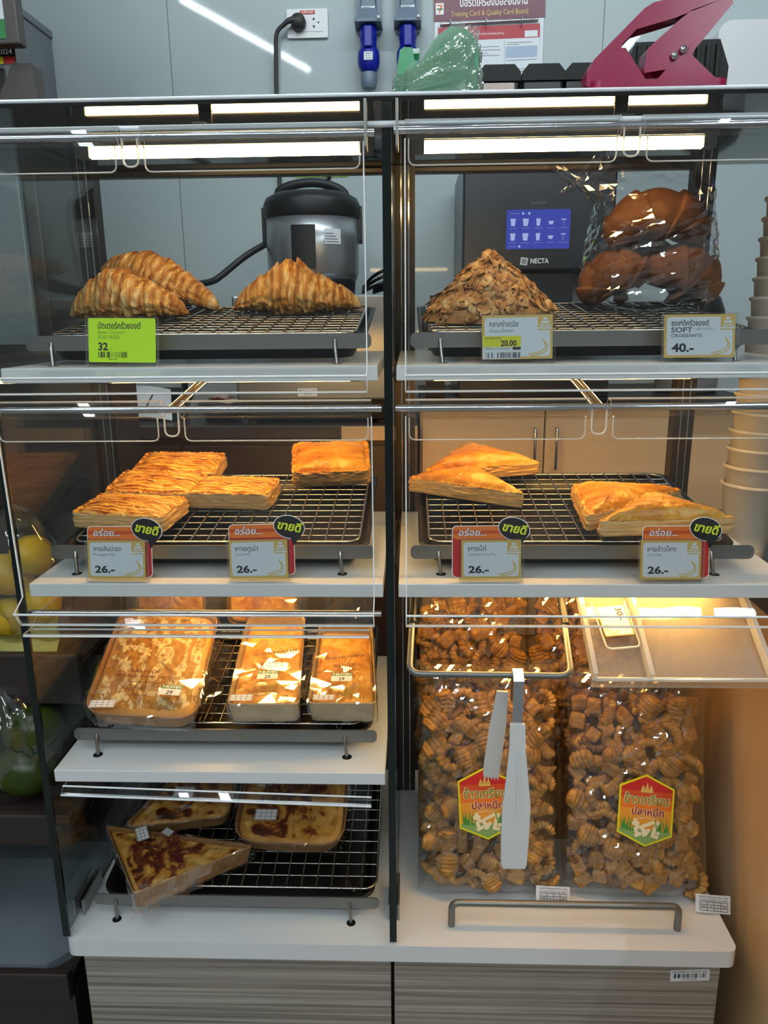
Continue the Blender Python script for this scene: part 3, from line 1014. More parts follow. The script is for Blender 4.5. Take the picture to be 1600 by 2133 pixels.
bun(0.040, 0.002, 0.026, 0.028, 0.041, radians(-30), radians(165), 7, squash=0.8)
bun(0.0, 0.052, 0.040, 0.036, 0.036, radians(-10), radians(190), 9, squash=0.8)
b = MB()
def bagsurf(th, v):
    z = 0.205 * v
    env = min(1.0, v / 0.05) ** 0.5
    wx = (0.094 - 0.030 * max(0, v - 0.35) ** 1.0) if v < 0.72 else 0.083 + 0.035 * (v - 0.72) / 0.28
    dy = 0.060 * (1 - max(0, (v - 0.45) / 0.55) ** 1.6) + 0.004
    xo = 0.0 if v < 0.72 else -0.050 * ((v - 0.72) / 0.28) ** 1.3
    a = 2 * pi * th
    ca, sa = cos(a), sin(a)
    wr = 0.005 * noise.ridged_multi_fractal((ca * 3, sa * 3 + 5, v * 5), 0.9, 2.0, 2, 1.0, 2.0) - 0.005 + random.Random(int(th * 997) * 131 + int(v * 991)).uniform(-0.002, 0.002)
    x = (wx + wr) * env * (abs(ca) ** 0.85) * (1 if ca > 0 else -1) + xo
    y = (dy + wr * 0.8) * env * (abs(sa) ** 0.85) * (1 if sa > 0 else -1)
    return (x, y + 0.01, z - 0.002 + 0.003 * nz(ca * 4, sa * 4, v * 9))
b.surf(bagsurf, 44, 30, 0, smooth=False, closed_u=True)
b.build('film', 'film', sb)
# twisted film tail pulled to the left at the top
b = MB()
def tail(u, v):
    p = Vector((-0.060, -0.020, 0.198)).lerp(Vector((-0.143, -0.055, 0.152)), u)
    spread = 0.004 + 0.036 * (1 - u) ** 1.2
    q = Vector((0.32, 0, -0.72)) * (v - 0.5) * spread * 2
    r_ = 0.005 * noise.ridged_multi_fractal((u * 3, v * 6, 2.0), 0.9, 2.0, 2, 1.0, 2.0) - 0.004
    return tuple(p + q + Vector((0, -1, 0.2)) * r_)
b.surf(tail, 16, 8, 0, smooth=False)
b.build('film_tail', 'film', sb)

# ------------------------------------------------------------------ puff pastry pies
def round_poly(pts, r, n=7):
    P = [Vector((p[0], p[1])) for p in pts]
    out = []
    k = len(P)
    for i in range(k):
        a = (P[i - 1] - P[i]); c_ = (P[(i + 1) % k] - P[i])
        ra = min(r, a.length * 0.45, c_.length * 0.45)
        a = a.normalized() * ra; c_ = c_.normalized() * ra
        for q in range(n + 1):
            t = q / n
            p = (1 - t) ** 2 * (P[i] + a) + 2 * t * (1 - t) * P[i] + t * t * (P[i] + c_)
            out.append((p.x, p.y))
    return out
def resample(pts, n):
    P = [Vector(p) for p in pts] + [Vector(pts[0])]
    d = [0]
    for i in range(1, len(P)): d.append(d[-1] + (P[i] - P[i - 1]).length)
    out, j = [], 0
    for q in range(n):
        s = d[-1] * q / n
        while d[j + 1] < s: j += 1
        t = (s - d[j]) / max(1e-9, d[j + 1] - d[j])
        p = P[j].lerp(P[j + 1], t)
        out.append((p.x, p.y))
    return out
def pie_mesh(outline, h, bulge, seed, crimp=True, topmat=0, n=150, slashes=0):
    """layered puff pastry: side with visible leaves, crimped rim, domed top"""
    pts = resample(outline, n)
    cx = sum(p[0] for p in pts) / n; cy = sum(p[1] for p in pts) / n
    # average inner distance for turning insets into scales
    ext = min(max(p[0] for p in pts) - min(p[0] for p in pts), max(p[1] for p in pts) - min(p[1] for p in pts)) / 2
    b = MB()
    rings = []
    NS = 12
    for i in range(NS + 1):
        t = i / NS
        rings.append((1.0 - 0.035 * abs(t - 0.4) + 0.022 * (i % 2), 0.001 + (h - 0.001) * t, 1, 0.0025))
    side_n = len(rings)
    for s in (0.985, 0.955, 0.925, 0.89, 0.85, 0.80, 0.74, 0.67, 0.6, 0.52, 0.44, 0.36, 0.28, 0.2, 0.12, 0.05):
        q = 1 - s
        z = h + bulge * (1 - (s / 0.95) ** 3 if s < 0.95 else 0.0)
        if crimp and 0.86 < s < 0.95: z -= 0.0022
        rings.append((s, z, 0, 0.0016))
    vs, fs_side, fs_top = [], [], []
    for ri, (s, z, side, am) in enumerate(rings):
        for k, (px, py) in enumerate(pts):
            x = cx + (px - cx) * s; y = cy + (py - cy) * s
            e = am * nz(x * 90 + seed * 9, y * 90, z * (700 if side else 90) + ri * (2.3 if side else 0))
            zz = z + (0 if ri == 0 else e * (0.6 if side else 1.1))
            if side and ri:
                dx, dy = px - cx, py - cy
                l = sqrt(dx * dx + dy * dy) + 1e-9
                x += dx / l * e * 1.2; y += dy / l * e * 1.2
            if not side:
                if crimp and 0.86 < s < 0.99:
                    zz += 0.0012 * sin(k / n * 2 * pi * 42)
                if slashes and s < 0.85:
                    yy = (y - cy) / ext
                    zz -= 0.0022 * max(0, sin(yy * slashes * pi + 1.1 * nz(x * 30, y * 30, seed))) ** 5
                zz += 0.0012 * nz(x * 240, y * 240, seed)
            vs.append((x, y, zz))
    for i in range(len(rings) - 1):
        for k in range(n):
            f = (i * n + k, i * n + (k + 1) % n, (i + 1) * n + (k + 1) % n, (i + 1) * n + k)
            (fs_side if i < side_n - 1 else fs_top).append(f)
    fs_top.append(tuple((len(rings) - 1) * n + k for k in range(n)))
    fs_side.append(tuple(range(n - 1, -1, -1)))
    b.add(vs, fs_side, 1, True)
    b.add(vs, fs_top, 0, True)
    return b
def rect_out(w, d): return round_poly([(-w / 2, -d / 2), (w / 2, -d / 2), (w / 2, d / 2), (-w / 2, d / 2)], 0.012)
g = 'rectangular puff pastry pies on the middle left tray'
for (x, y, rz, lift, tilt, seed, wh, sz) in ((-0.376, 0.142, -9, 0.0, 0, 1, 'front pineapple pie of the overlapping three, behind its own price card', (0.140, 0.088)),
                                    (-0.364, 0.230, -6, 0.006, 7, 2, 'middle pineapple pie of the overlapping three', (0.140, 0.080)),
                                    (-0.352, 0.312, -3, 0.012, 8, 3, 'rearmost pineapple pie of the overlapping three', (0.138, 0.078))):
    o = tag(pie_mesh(rect_out(*sz), 0.023, 0.008, seed, slashes=5).build('pineapple_pie', ['pie_top_cut', 'pie_side']), wh, 'pie', g)
    o.matrix_world = rest_on('L', S2, x, y, K2, radians(rz), lift) @ RX(radians(tilt))
o = tag(pie_mesh(rect_out(0.132, 0.082), 0.025, 0.007, 4).build('tuna_pie', ['pie_top_cut', 'pie_side']), 'flat rectangular pie lying just right of the overlapping three', 'pie', g)
o.matrix_world = rest_on('L', S2, -0.246, 0.222, K2, radians(-4))
o = tag(pie_mesh(rect_out(0.126, 0.078), 0.032, 0.012, 5, slashes=0).build('tuna_pie', ['pie_top', 'pie_side']), 'rectangular pie propped up facing out at the rear right corner of the rack', 'pie', g)
o.matrix_world = rest_on('L', S2, -0.106, 0.335, K2, radians(6), 0.010) @ RX(radians(24))
g = 'triangular puff pastry pies on the middle right tray'
def tri_pie(name, verts, h, bulge, seed, label, lift=0.0, tilt=None):
    cx = sum(v[0] for v in verts) / 3; cy = sum(v[1] for v in verts) / 3
    out = round_poly([(v[0] - cx, v[1] - cy) for v in verts], 0.016)
    o = tag(pie_mesh(out, h, bulge, seed).build(name, ['pie_top', 'pie_side']), label, 'pie', g)
    o.matrix_world = rest_on('R', S2, cx, cy, K2, 0, lift) @ (tilt or Matrix.Identity(4))
tri_pie('chicken_curry_pie', [(0.016, 0.262), (0.196, 0.178), (0.135, 0.305)], 0.024, 0.016, 6, 'front triangular pie of the left pair, overlapping the one behind it')
tri_pie('chicken_curry_pie', [(0.045, 0.285), (0.242, 0.318), (0.12, 0.40)], 0.022, 0.018, 7, 'rear triangular pie of the left pair, nearest the wooden cupboard doors', 0.010, RX(radians(8)))
tri_pie('corn_pie', [(0.262, 0.082), (0.430, 0.198), (0.268, 0.225)], 0.024, 0.014, 8, 'rear triangular pie of the right pair, its tip towards the paper cups', 0.002)
tri_pie('corn_pie', [(0.266, 0.056), (0.456, 0.066), (0.362, 0.150)], 0.024, 0.015, 9, 'front triangular pie of the right pair, half behind its red price card', 0.010, RX(radians(6)))

# ------------------------------------------------------------------ wrapped breads in paper trays
def package(name, label, cat, verts, zt, h, bread, lift=0.0, tip=0.0, dy=0.0, r=0.018, texts=(), tail=None, seed=1, bread_h=None, tilt=None, mx=None, stickers=(), group=None, wall_out=1.10, pale=False):
    cx = sum(v[0] for v in verts) / len(verts); cy = sum(v[1] for v in verts) / len(verts)
    if mx is None:
        y0_ = min(v[1] for v in verts) - cy
        mx = rest_on('L', zt, cx, cy, K2, 0, lift) @ T(0, y0_, 0) @ RX(radians(tip)) @ T(0, -y0_, 0)
    t = thing(name, label, cat, mx=mx, group=group)
    base = [(v[0] - cx, v[1] - cy) for v in verts]
    n = 96
    lo = resample(round_poly([(x * 0.93, y * 0.95) for x, y in base], r), n)
    up = resample(round_poly(base, r), n)
    b = MB()
    rings = [[(x, y, 0.0005) for x, y in lo], [(x, y, h) for x, y in up], [(x * 0.985, y * 0.985, h + 0.0005) for x, y in up], [(x * 0.985, y * 0.985, 0.002) for x, y in lo]]
    vs = [v for q in rings for v in q]
    fs = [(i * n + k, i * n + (k + 1) % n, (i + 1) * n + (k + 1) % n, (i + 1) * n + k) for i in range(3) for k in range(n)]
    b.add(vs, fs, 0, False)
    b.add(rings[0], [tuple(range(n - 1, -1, -1))])
    b.add(rings[3], [tuple(range(n))])
    b.build('paper_tray', 'kraft_pale' if pale else 'kraft', t)
    # the bread
    bh = bread_h or h * 0.98
    b = MB()
    rs = [(0.90, 0.003), (0.945, bh * 0.5), (0.945, bh * 0.8), (0.93, bh * 0.95), (0.90, bh + 0.002), (0.85, bh + 0.003)] + [(s, bh + 0.003 + 0.003 * (1 - (s / 0.85) ** 2)) for s in (0.78, 0.7, 0.62, 0.54, 0.46, 0.38, 0.3, 0.22, 0.14, 0.06)]
    vs = []
    for ri, (s, z) in enumerate(rs):
        for (x, y) in up:
            zz = z + (0.0045 * nz(x * s * 75 + seed * 3, y * s * 75, seed) + 0.0032 * nz(x * s * 170, y * s * 170, seed) + 0.0015 * nz(x * s * 380, y * s * 380, seed) if s < 0.86 and ri > 4 else 0)
            vs.append((x * s, y * s, zz))
    top0 = 5
    b.add(vs, [(i * n + k, i * n + (k + 1) % n, (i + 1) * n + (k + 1) % n, (i + 1) * n + k) for i in range(top0) for k in range(n)], 1, True)
    b.add(vs, [(i * n + k, i * n + (k + 1) % n, (i + 1) * n + (k + 1) % n, (i + 1) * n + k) for i in range(top0, len(rs) - 1) for k in range(n)] + [tuple((len(rs) - 1) * n + k for k in range(n))], 0, True)
    b.build('bread', [bread, 'bread_crust'], t)
    # the film: over the top and tucked round the sides
    ztop = bh + 0.0155
    b = MB()
    zf = max(h, bh + 0.010) + 0.002
    fr = [(1.03, 0.002), (1.045, h * 0.5), (1.035, h + 0.001), (1.0, h + 0.003)]
    vs = []
    for ri, (s, z) in enumerate(fr):
        for (x, y) in up:
            vs.append((x * s + 0.0025 * nz(x * 60, y * 60, ri + seed), y * s + 0.0025 * nz(x * 60 + 9, y * 60, ri + seed), z))
    b.add(vs, [(i * n + k, i * n + (k + 1) % n, (i + 1) * n + (k + 1) % n, (i + 1) * n + k) for i in range(3) for k in range(n)], 0, False)
    rr_ = random.Random(seed * 17)
    ring_ = [up[i] for i in range(0, n, 4)]
    pts2 = [Vector(p) for p in ring_]
    zz2 = [h + 0.003] * len(ring_)
    xs_ = [p[0] for p in up]; ys_ = [p[1] for p in up]
    from mathutils.geometry import delaunay_2d_cdt, intersect_point_tri_2d
    def inside(x, y):
        c_ = False
        for i in range(n):
            (x1, y1), (x2, y2) = up[i], up[i - 1]
            if (y1 > y) != (y2 > y) and x < (x2 - x1) * (y - y1) / (y2 - y1) + x1: c_ = not c_
        return c_
    tries = 0
    while len(pts2) < len(ring_) + 46 and tries < 4000:
        tries += 1
        x, y = rr_.uniform(min(xs_), max(xs_)), rr_.uniform(min(ys_), max(ys_))
        if inside(x / 0.93, y / 0.93) and all((Vector((x, y)) - q).length > 0.008 for q in pts2):
            pts2.append(Vector((x, y))); zz2.append(zf + rr_.choice((-0.0012, 0.0, 0.0008, 0.0024)))
    vo, eo, fo, ov, oe, of_ = delaunay_2d_cdt(pts2, [(i, (i + 1) % len(ring_)) for i in range(len(ring_))], [], 1, 1e-6)
    vz = []
    for i, v in enumerate(vo):
        src = ov[i][0] if ov[i] else 0
        vz.append((v.x, v.y, zz2[src]))
    b.add(vz, [tuple(f) for f in fo], 0, False)
    ztop = zf - 0.0015
    if tail:
        for (ax, ay, bx, by, hgt, out_x, out_y) in tail:
            def tl(u, v, ax=ax, ay=ay, bx=bx, by=by, hgt=hgt, ox=out_x, oy=out_y):
                x = ax + (bx - ax) * u; y = ay + (by - ay) * u
                ru = 0.010 * (noise.ridged_multi_fractal((u * 5 + seed, v * 2.5, 1.0), 0.9, 2.0, 2, 1.0, 2.0) - 0.9)
                return (x + ox * v + ru * 0.5, y + oy * v + ru, h + hgt * v * (1 + 0.25 * nz(u * 6, seed, 0)) + ru * 0.5)
            b.surf(tl, 16, 5, 0, smooth=False)
    b.build('film_wrap', 'film_tight', t)
    # printing on the film, each line a part
    zp = ztop + 0.0042
    for (s_, size, x, y, rot, col, bold, width) in texts:
        pr = MB()
        pr.text(s_, size, 0, 0, 0, 0, T(x, y + dy, zp) @ RZ(radians(rot)), bold, 'C', width=width)
        pr.build('printed_text', 'ink' if col else 'maroon_ink', t)
    for (kind, x, y, rot, w, hh) in stickers:
        if kind == 'table':
            q = MB()
            m4 = T(x, y, zp + 0.0003) @ RZ(radians(rot))
            q.quad(-w / 2, -hh / 2, w / 2, hh / 2, 0, 1, m4)
            q.table(-w / 2 + 0.001, -hh / 2 + 0.001, w / 2 - 0.001, hh / 2 - 0.001, 0.0002, 0, m4, 4, 3)
            q.build('nutrition_table', ['ink', 'white_ink'], t)
    for (kind, x, y, rot, w, hh) in stickers:
        if kind == 'price':
            q = MB()
            m4 = T(x, y, zp + 0.0004) @ RZ(radians(rot))
            q.prism(rrect(-w / 2, -hh / 2, w / 2, hh / 2, 0.001, 3), 0, 0.0003, 0, mx=m4)
            q.quad(-w / 2, hh * 0.12, w / 2, hh / 2, 0.0004, 1, m4)
            q.text('7-ELEVEN', hh * 0.36, 0, hh * 0.18, 0.0006, 2, m4, 0.02, 'C', width=w * 0.9)
            q.text('29', hh * 0.5, 0, -hh * 0.42, 0.0005, 3, m4, 0.02, 'C')
            o = q.build('price_sticker', ['paper', 'green_ink', 'white_ink', 'ink'], t)
            o['label'] = 'small white price sticker reading 29'
    return t

package('wrapped_sesame_bread', 'largest wrapped bread, ham and mayonnaise topping, at the left of the third shelf', 'packaged bread',
        [(-0.440, 0.052), (-0.274, 0.040), (-0.292, 0.285), (-0.462, 0.300)], S3, 0.024, 'bread_mayo', bread_h=0.018, r=0.035, seed=2, tip=9, dy=-0.062,
        texts=[('CRAB STICK', 0.0085, -0.006, 0.020, -4, 0, 0.02, 0.05), ('JAPANESE SESAME DRESSING', 0.0085, 0.004, 0.008, -4, 0, 0.02, 0.098), ('Savoury Bread', 0.008, 0.004, -0.004, -4, 0, 0.01, 0.05), ('ขนมปังหน้าปูอัด', 0.010, 0.0, -0.018, -4, 0, 0.01, 0.056), ('น้ำสลัดงาญี่ปุ่น', 0.008, 0.002, -0.030, -4, 0, 0.0, 0.042), ('57', 0.009, 0.052, -0.048, -4, 1, 0.01, None)],
        stickers=[('price', 0.046, -0.080, -5, 0.032, 0.020), ('table', -0.044, -0.108, 2, 0.036, 0.015)],
        tail=[(-0.085, 0.118, 0.075, 0.112, 0.045, 0.0, 0.03), (0.078, -0.10, 0.080, 0.05, -0.028, 0.03, 0.0)])
package('wrapped_ham_hawaiian', 'wrapped ham bread in the middle of the third shelf, glossy amber film', 'packaged bread',
        [(-0.232, 0.056), (-0.130, 0.058), (-0.146, 0.262), (-0.240, 0.262)], S3, 0.037, 'bread_cheese', bread_h=0.024, r=0.008, seed=5, pale=True, lift=0.002, tip=8, dy=-0.028,
        texts=[('HAM HAWAIIAN', 0.010, 0.008, 0.030, 11, 0, 0.02, 0.064), ('Ham Pineapple', 0.007, 0.010, 0.020, 9, 0, 0.0, 0.04), ('แฮมชีส', 0.012, 0.006, 0.006, 8, 0, 0.01, 0.034), ('ขนมปังฮาวายเอี้ยน', 0.008, 0.008, -0.004, 8, 0, 0.0, 0.046), ('12', 0.009, 0.036, -0.066, 0, 1, 0.01, None)],
        stickers=[('price', 0.004, -0.046, 2, 0.030, 0.018), ('table', -0.026, -0.094, 2, 0.032, 0.013)],
        tail=[(-0.045, 0.10, 0.045, 0.10, 0.05, 0.0, 0.035), (0.052, -0.09, 0.05, 0.06, -0.015, 0.02, 0.0)])
package('wrapped_ham_hawaiian', 'wrapped ham bread at the right end of the third shelf, next to the centre glass', 'packaged bread',
        [(-0.119, 0.060), (-0.022, 0.060), (-0.036, 0.245), (-0.121, 0.245)], S3, 0.037, 'bread_cheese', bread_h=0.024, r=0.008, seed=8, pale=True, lift=0.002, tip=7, dy=-0.032,
        texts=[('HAM HAWAIIAN', 0.009, 0.002, 0.034, 10, 0, 0.02, 0.058), ('แฮมชีส', 0.011, 0.002, 0.014, 6, 0, 0.01, 0.032), ('ขนมปังฮาวายเอี้ยน', 0.008, 0.002, 0.003, 6, 0, 0.0, 0.044), ('12', 0.008, 0.032, -0.054, 0, 1, 0.01, None)],
        stickers=[('price', 0.000, -0.042, 2, 0.030, 0.018), ('table', -0.022, -0.085, 0, 0.030, 0.011)],
        tail=[(-0.04, 0.09, 0.04, 0.09, 0.045, 0.0, 0.03)])
# two more wrapped breads standing against the back of the third shelf
def upright(x, y, rz): return T(x, y, rack_z(S3, y, K2) + 0.001) @ RZ(radians(rz)) @ RX(radians(74))
package('wrapped_ham_bread', 'wrapped bread upright at the back of the third shelf, behind the largest wrapped bread', 'packaged bread',
        [(-0.06, 0.0), (0.06, 0.0), (0.06, 0.125), (-0.06, 0.125)], S3, 0.030, 'bread_cheese', seed=12, mx=upright(-0.395, 0.345, 4) @ T(0, 0.0625, 0))
package('wrapped_ham_bread', 'wrapped bread upright at the back, seen between the two front packs of the third shelf', 'packaged bread',
        [(-0.062, 0.0), (0.062, 0.0), (0.062, 0.125), (-0.062, 0.125)], S3, 0.030, 'bread_cheese', seed=14, mx=upright(-0.232, 0.350, -3) @ T(0, 0.0625, 0))

package('wrapped_pizza_slice', 'triangular wrapped pizza slice lying askew at the front of the bottom tray', 'packaged bread',
        [(-0.470, 0.150), (-0.378, 0.014), (-0.218, 0.112)], ZB, 0.032, 'bread_bbq', bread_h=0.024, r=0.010, seed=3, lift=0.004,
        texts=[('THOUSAND ISLAND', 0.014, 0.016, 0.002, -66, 0, 0.03, 0.085), ('HAM & SAUSAGE', 0.011, 0.004, 0.004, -66, 0, 0.02, 0.06), ('ขนมปังหน้าแฮม', 0.015, -0.014, 0.006, -66, 0, 0.01, 0.060), ('57', 0.008, -0.030, -0.040, -60, 1, 0.01, None)],
        stickers=[('table', -0.046, 0.034, -62, 0.030, 0.018), ('table', -0.006, 0.038, -30, 0.016, 0.012)],
        tail=[(-0.030, -0.076, 0.06, -0.020, -0.030, 0.006, -0.014)])
package('wrapped_ham_wedge', 'rounded wrapped wedge with dark sauce, rear left of the bottom tray', 'packaged bread',
        [(-0.448, 0.158), (-0.276, 0.182), (-0.280, 0.342), (-0.350, 0.342)], ZB, 0.024, 'bread_bbq', bread_h=0.017, r=0.022, seed=6, lift=0.002, tip=8,
        texts=[('HAM & ISLAND', 0.014, 0.030, 0.026, 0, 0, 0.03, 0.09), ('ขนมปังหน้าแฮม', 0.012, 0.030, 0.008, 0, 0, 0.01, 0.05), ('57', 0.009, 0.046, -0.032, 0, 1, 0.01, None)],
        stickers=[('table', -0.022, -0.030, 0, 0.034, 0.022)])
package('wrapped_ham_cheese_pan', 'oblong wrapped ham and cheese bread, rear right of the bottom tray', 'packaged bread',
        [(-0.262, 0.132), (-0.080, 0.124), (-0.082, 0.318), (-0.262, 0.318)], ZB, 0.024, 'bread_bbq', bread_h=0.017, r=0.045, seed=9, lift=0.002, tip=8,
        texts=[('HAM CHEESE PAN', 0.015, 0.0, 0.008, 0, 0, 0.03, 0.10), ('แฮมชีสแพน', 0.013, 0.0, -0.012, 0, 0, 0.01, 0.045), ('57', 0.010, 0.038, -0.056, 0, 1, 0.01, None)],
        stickers=[('table', -0.040, -0.046, 0, 0.036, 0.022)])

# ------------------------------------------------------------------ squid cracker bags
def ck_ring(sc=1.0, a1=300, ridges=26, seed=0):
    b = MB()
    R, r = 0.0125 * sc, 0.0055 * sc
    def fn(j, i):
        a = radians(a1) * i
        ph = 2 * pi * j
        rr = r * (1 + 0.20 * sin(i * ridges * 2 * pi * 0.5) + 0.12 * nz(i * 9 + seed, sin(ph), cos(ph))) * (0.75 + 0.25 * sin(pi * i))
        if i < 0.002 or i > 0.998: rr = 0.0006
        return ((R + rr * cos(ph)) * cos(a), (R + rr * cos(ph)) * sin(a), rr * 0.9 * sin(ph))
    b.surf(fn, 12, 46, 0, closed_u=True)
    return b
def ck_cone(L=0.03, r=0.0095, seed=0):
    b = MB()
    def fn(j, i):
        ph = 2 * pi * j
        rr = r * (max(0, 1 - abs(2 * i - 1) ** 3) ** 0.5) * (1 + 0.20 * abs(sin(i * 18)) * 1.0 + 0.14 * abs(sin(ph * 4)) + 0.1 * nz(i * 4 + seed, sin(ph), cos(ph)))
        return ((i - 0.5) * L, rr * cos(ph), rr * 0.8 * sin(ph) + 0.006 * (2 * i - 1) ** 2)
    b.surf(fn, 24, 26, 0, closed_u=True)
    return b
def ck_chunk(w=0.02, d=0.015, h=0.009, seed=0):
    b = MB()
    def fn(j, i):
        ph = 2 * pi * j
        th = pi * i
        def se(v, e): return (abs(v) ** e) * (1 if v > 0 else -1)
        x = w / 2 * se(cos(ph), 0.45) * (sin(th) ** 0.45 if sin(th) > 0 else 0)
        y = d / 2 * se(sin(ph), 0.45) * (sin(th) ** 0.45 if sin(th) > 0 else 0)
        z = h / 2 * se(cos(th), 0.5)
        k = 1 + 0.16 * nz(x * 120 + seed, y * 120, z * 120)
        return (x * k, y * k, z * k + 0.12 * sin(x * 700) * 0.006)
    b.surf(fn, 24, 14, 0, closed_u=True)
    return b
def ck_stick(L=0.036, r=0.0058, bend=0.010, seed=0):
    b = MB()
    def fn(j, i):
        ph = 2 * pi * j
        rr = r * (max(0, 1 - abs(2 * i - 1) ** 6) ** 0.5) * (1 + 0.1 * sin(i * 60) + 0.14 * nz(i * 5 + seed, sin(ph), cos(ph)))
        return ((i - 0.5) * L, bend * (1 - (2 * i - 1) ** 2) + rr * cos(ph), rr * 0.8 * sin(ph))
    b.surf(fn, 12, 30, 0, closed_u=True)
    return b
CK = [ck_ring(1.0, 300, 26, 1), ck_cone(0.03, 0.0095, 2), ck_chunk(0.022, 0.016, 0.010, 3), ck_stick(0.036, 0.0058, 0.010, 4), ck_ring(0.95, 210, 20, 5), ck_cone(0.026, 0.0105, 6), ck_chunk(0.018, 0.018, 0.009, 7), ck_stick(0.030, 0.0065, 0.003, 8)]
CKO = []
def cracker_bag(label, origin, lean, rz, W, H, D, seed, n_parts, n_fill, paper_pos, front=True, fill_mat='cracker_shaded'):
    mx = T(*origin) @ RZ(rz) @ RX(-lean)
    t = thing('cracker_bag', label, 'snack bag', mx=mx, group='bags of squid crackers')
    rnd = random.Random(seed)
    def bulge(u, v):      # u,v in -1..1 : half thickness
        return max(0.0, (1 - abs(u) ** 3)) ** 0.55 * max(0.0, (1 - abs(v) ** 5)) ** 0.5
    v_fill = 0.84         # the top of the bag is empty film
    # local: x right, z up, -y towards the viewer
    placed = []
    tries = 0
    dmin = 0.021
    while len(placed) < n_parts and tries < 6000:
        tries += 1
        u, v = rnd.uniform(-0.85, 0.85), rnd.uniform(-0.90, 2 * v_fill - 1)
        x, z = u * W / 2, (v + 1) / 2 * H
        if all((x - p[0]) ** 2 + (z - p[1]) ** 2 > dmin ** 2 for p in placed):
            placed.append((x, z, u, v))
        if tries % 1200 == 0: dmin *= 0.93
    for i, (x, z, u, v) in enumerate(placed):
        y = -(D / 2 - 0.0085) * bulge(u, 0.0 if v < 0 else v / (v_fill + 0.2)) + rnd.uniform(0.002, 0.006)
        k = rnd.choice((0, 1, 1, 2, 2, 3, 4, 5, 5, 6, 6, 7))
        m4 = T(x, y, z) @ RX(pi / 2 + rnd.uniform(-0.4, 0.4)) @ RY(rnd.uniform(-0.4, 0.4)) @ RZ(rnd.uniform(0, 6.28)) @ Matrix.Scale(rnd.uniform(1.1, 1.5), 4)
        if len(CKO) < len(CK):
            k = len(CKO)
            o = CK[k].build('squid_cracker', 'cracker', t)
            CKO.append(o)
        else:
            o = CKO[k].copy(); COL.objects.link(o); o.parent = t
        o.matrix_parent_inverse = Matrix.Identity(4)
        o.matrix_local = m4
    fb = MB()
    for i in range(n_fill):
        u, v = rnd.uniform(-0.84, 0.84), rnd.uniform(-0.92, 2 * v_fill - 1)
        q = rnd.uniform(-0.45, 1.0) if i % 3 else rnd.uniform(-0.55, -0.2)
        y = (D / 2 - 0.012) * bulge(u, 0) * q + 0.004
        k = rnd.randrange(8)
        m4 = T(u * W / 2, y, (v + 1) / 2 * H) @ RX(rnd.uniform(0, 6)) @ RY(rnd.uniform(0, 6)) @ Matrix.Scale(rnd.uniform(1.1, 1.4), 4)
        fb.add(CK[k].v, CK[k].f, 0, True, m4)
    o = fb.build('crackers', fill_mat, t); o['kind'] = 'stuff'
    # film pillow
    b = MB()
    for side in (-1, 1):
        def fn(a, c, side=side):
            u, v = a * 2 - 1, c * 2 - 1
            w = noise.ridged_multi_fractal((u * 3.2 + seed, v * 5.0, side * 2.0), 0.85, 2.1, 4, 1.0, 2.0)
            rj = random.Random(int(a * 1000) * 7919 + int(c * 1000) * 31 + side + seed).uniform(-1, 1)
            y = side * ((D / 2 + 0.005) * bulge(u * 0.985, v * 0.985) + (0.0030 * (w - 0.9) + 0.0013 * rj) * (1 - u ** 8) * (1 - v ** 8))
            edge = 1 - 0.03 * (1 - v * v) + 0.012 * nz(v * 4, seed, side)
            return (u * W / 2 * 1.08 * edge, y + 0.0045 * nz(u * 2, v * 3, seed), (v + 1) / 2 * H * 1.03 - 0.004 + 0.004 * nz(u * 5, seed, v))
        b.surf(fn, 34, 54, 0, smooth=False)
    b.build('film', 'film', t)
    # printed six-sided label
    if front:
        lb = MB()
        lw, lh = 0.082, 0.108
        lm = T(paper_pos[2], -(D / 2 + 0.009), paper_pos[3]) @ RX(pi / 2) @ RZ(radians(paper_pos[4]))
        hexo = [(-lw / 2, -lh * 0.33), (0.002, -lh / 2), (lw / 2, -lh * 0.33), (lw / 2, lh * 0.33), (-0.002, lh / 2), (-lw / 2, lh * 0.33)]
        hexi = [(x * 0.935, y * 0.945) for x, y in hexo]
        lb.prism(hexo, -0.0004, 0.0, 0, mx=lm)
        # field: red at the top grading to orange in printed bands, grass and sea at the bottom
        def clip_y(poly, y0, y1):
            def cut(P, yy, keep_above):
                out_ = []
                for i in range(len(P)):
                    a, c_ = P[i], P[(i + 1) % len(P)]
                    ia = (a[1] >= yy) == keep_above; ic = (c_[1] >= yy) == keep_above
                    if ia: out_.append(a)
                    if ia != ic:
                        tt = (yy - a[1]) / (c_[1] - a[1])
                        out_.append((a[0] + (c_[0] - a[0]) * tt, yy))
                return out_
            return cut(cut(poly, y0, True), y1, False)
        bands = [(-0.5, -0.27, 5), (-0.27, 0.02, 4), (0.02, 0.16, 3), (0.16, 0.27, 2), (0.27, 0.5, 1)]
        for (a, c_, mi) in bands:
            pp = clip_y(hexi, a * lh, c_ * lh)
            if len(pp) > 2: lb.poly(pp, 0.0002, mi, lm)
        # flame crest
        for dx, hh in ((-0.006, 0.007), (0.0, 0.011), (0.006, 0.007)):
            lb.poly([(dx - 0.003, 0.0315), (dx + 0.003, 0.0315), (dx, 0.0315 + hh)], 0.0005, 6, lm)
        lb.quad(-0.009, 0.027, 0.009, 0.0312, 0.0005, 6, lm)
        lb.text('ข้าวเกรียบ', 0.0185, 0, 0.0095, 0.0005, 7, lm, 0.055, 'C', width=0.068)
        lb.text('ข้าวเกรียบ', 0.0185, 0, 0.0095, 0.0008, 8, lm, 0.02, 'C', width=0.066)
        lb.text('ปลาหมึก', 0.0150, 0.003, -0.0070, 0.0005, 7, lm, 0.055, 'C', width=0.050)
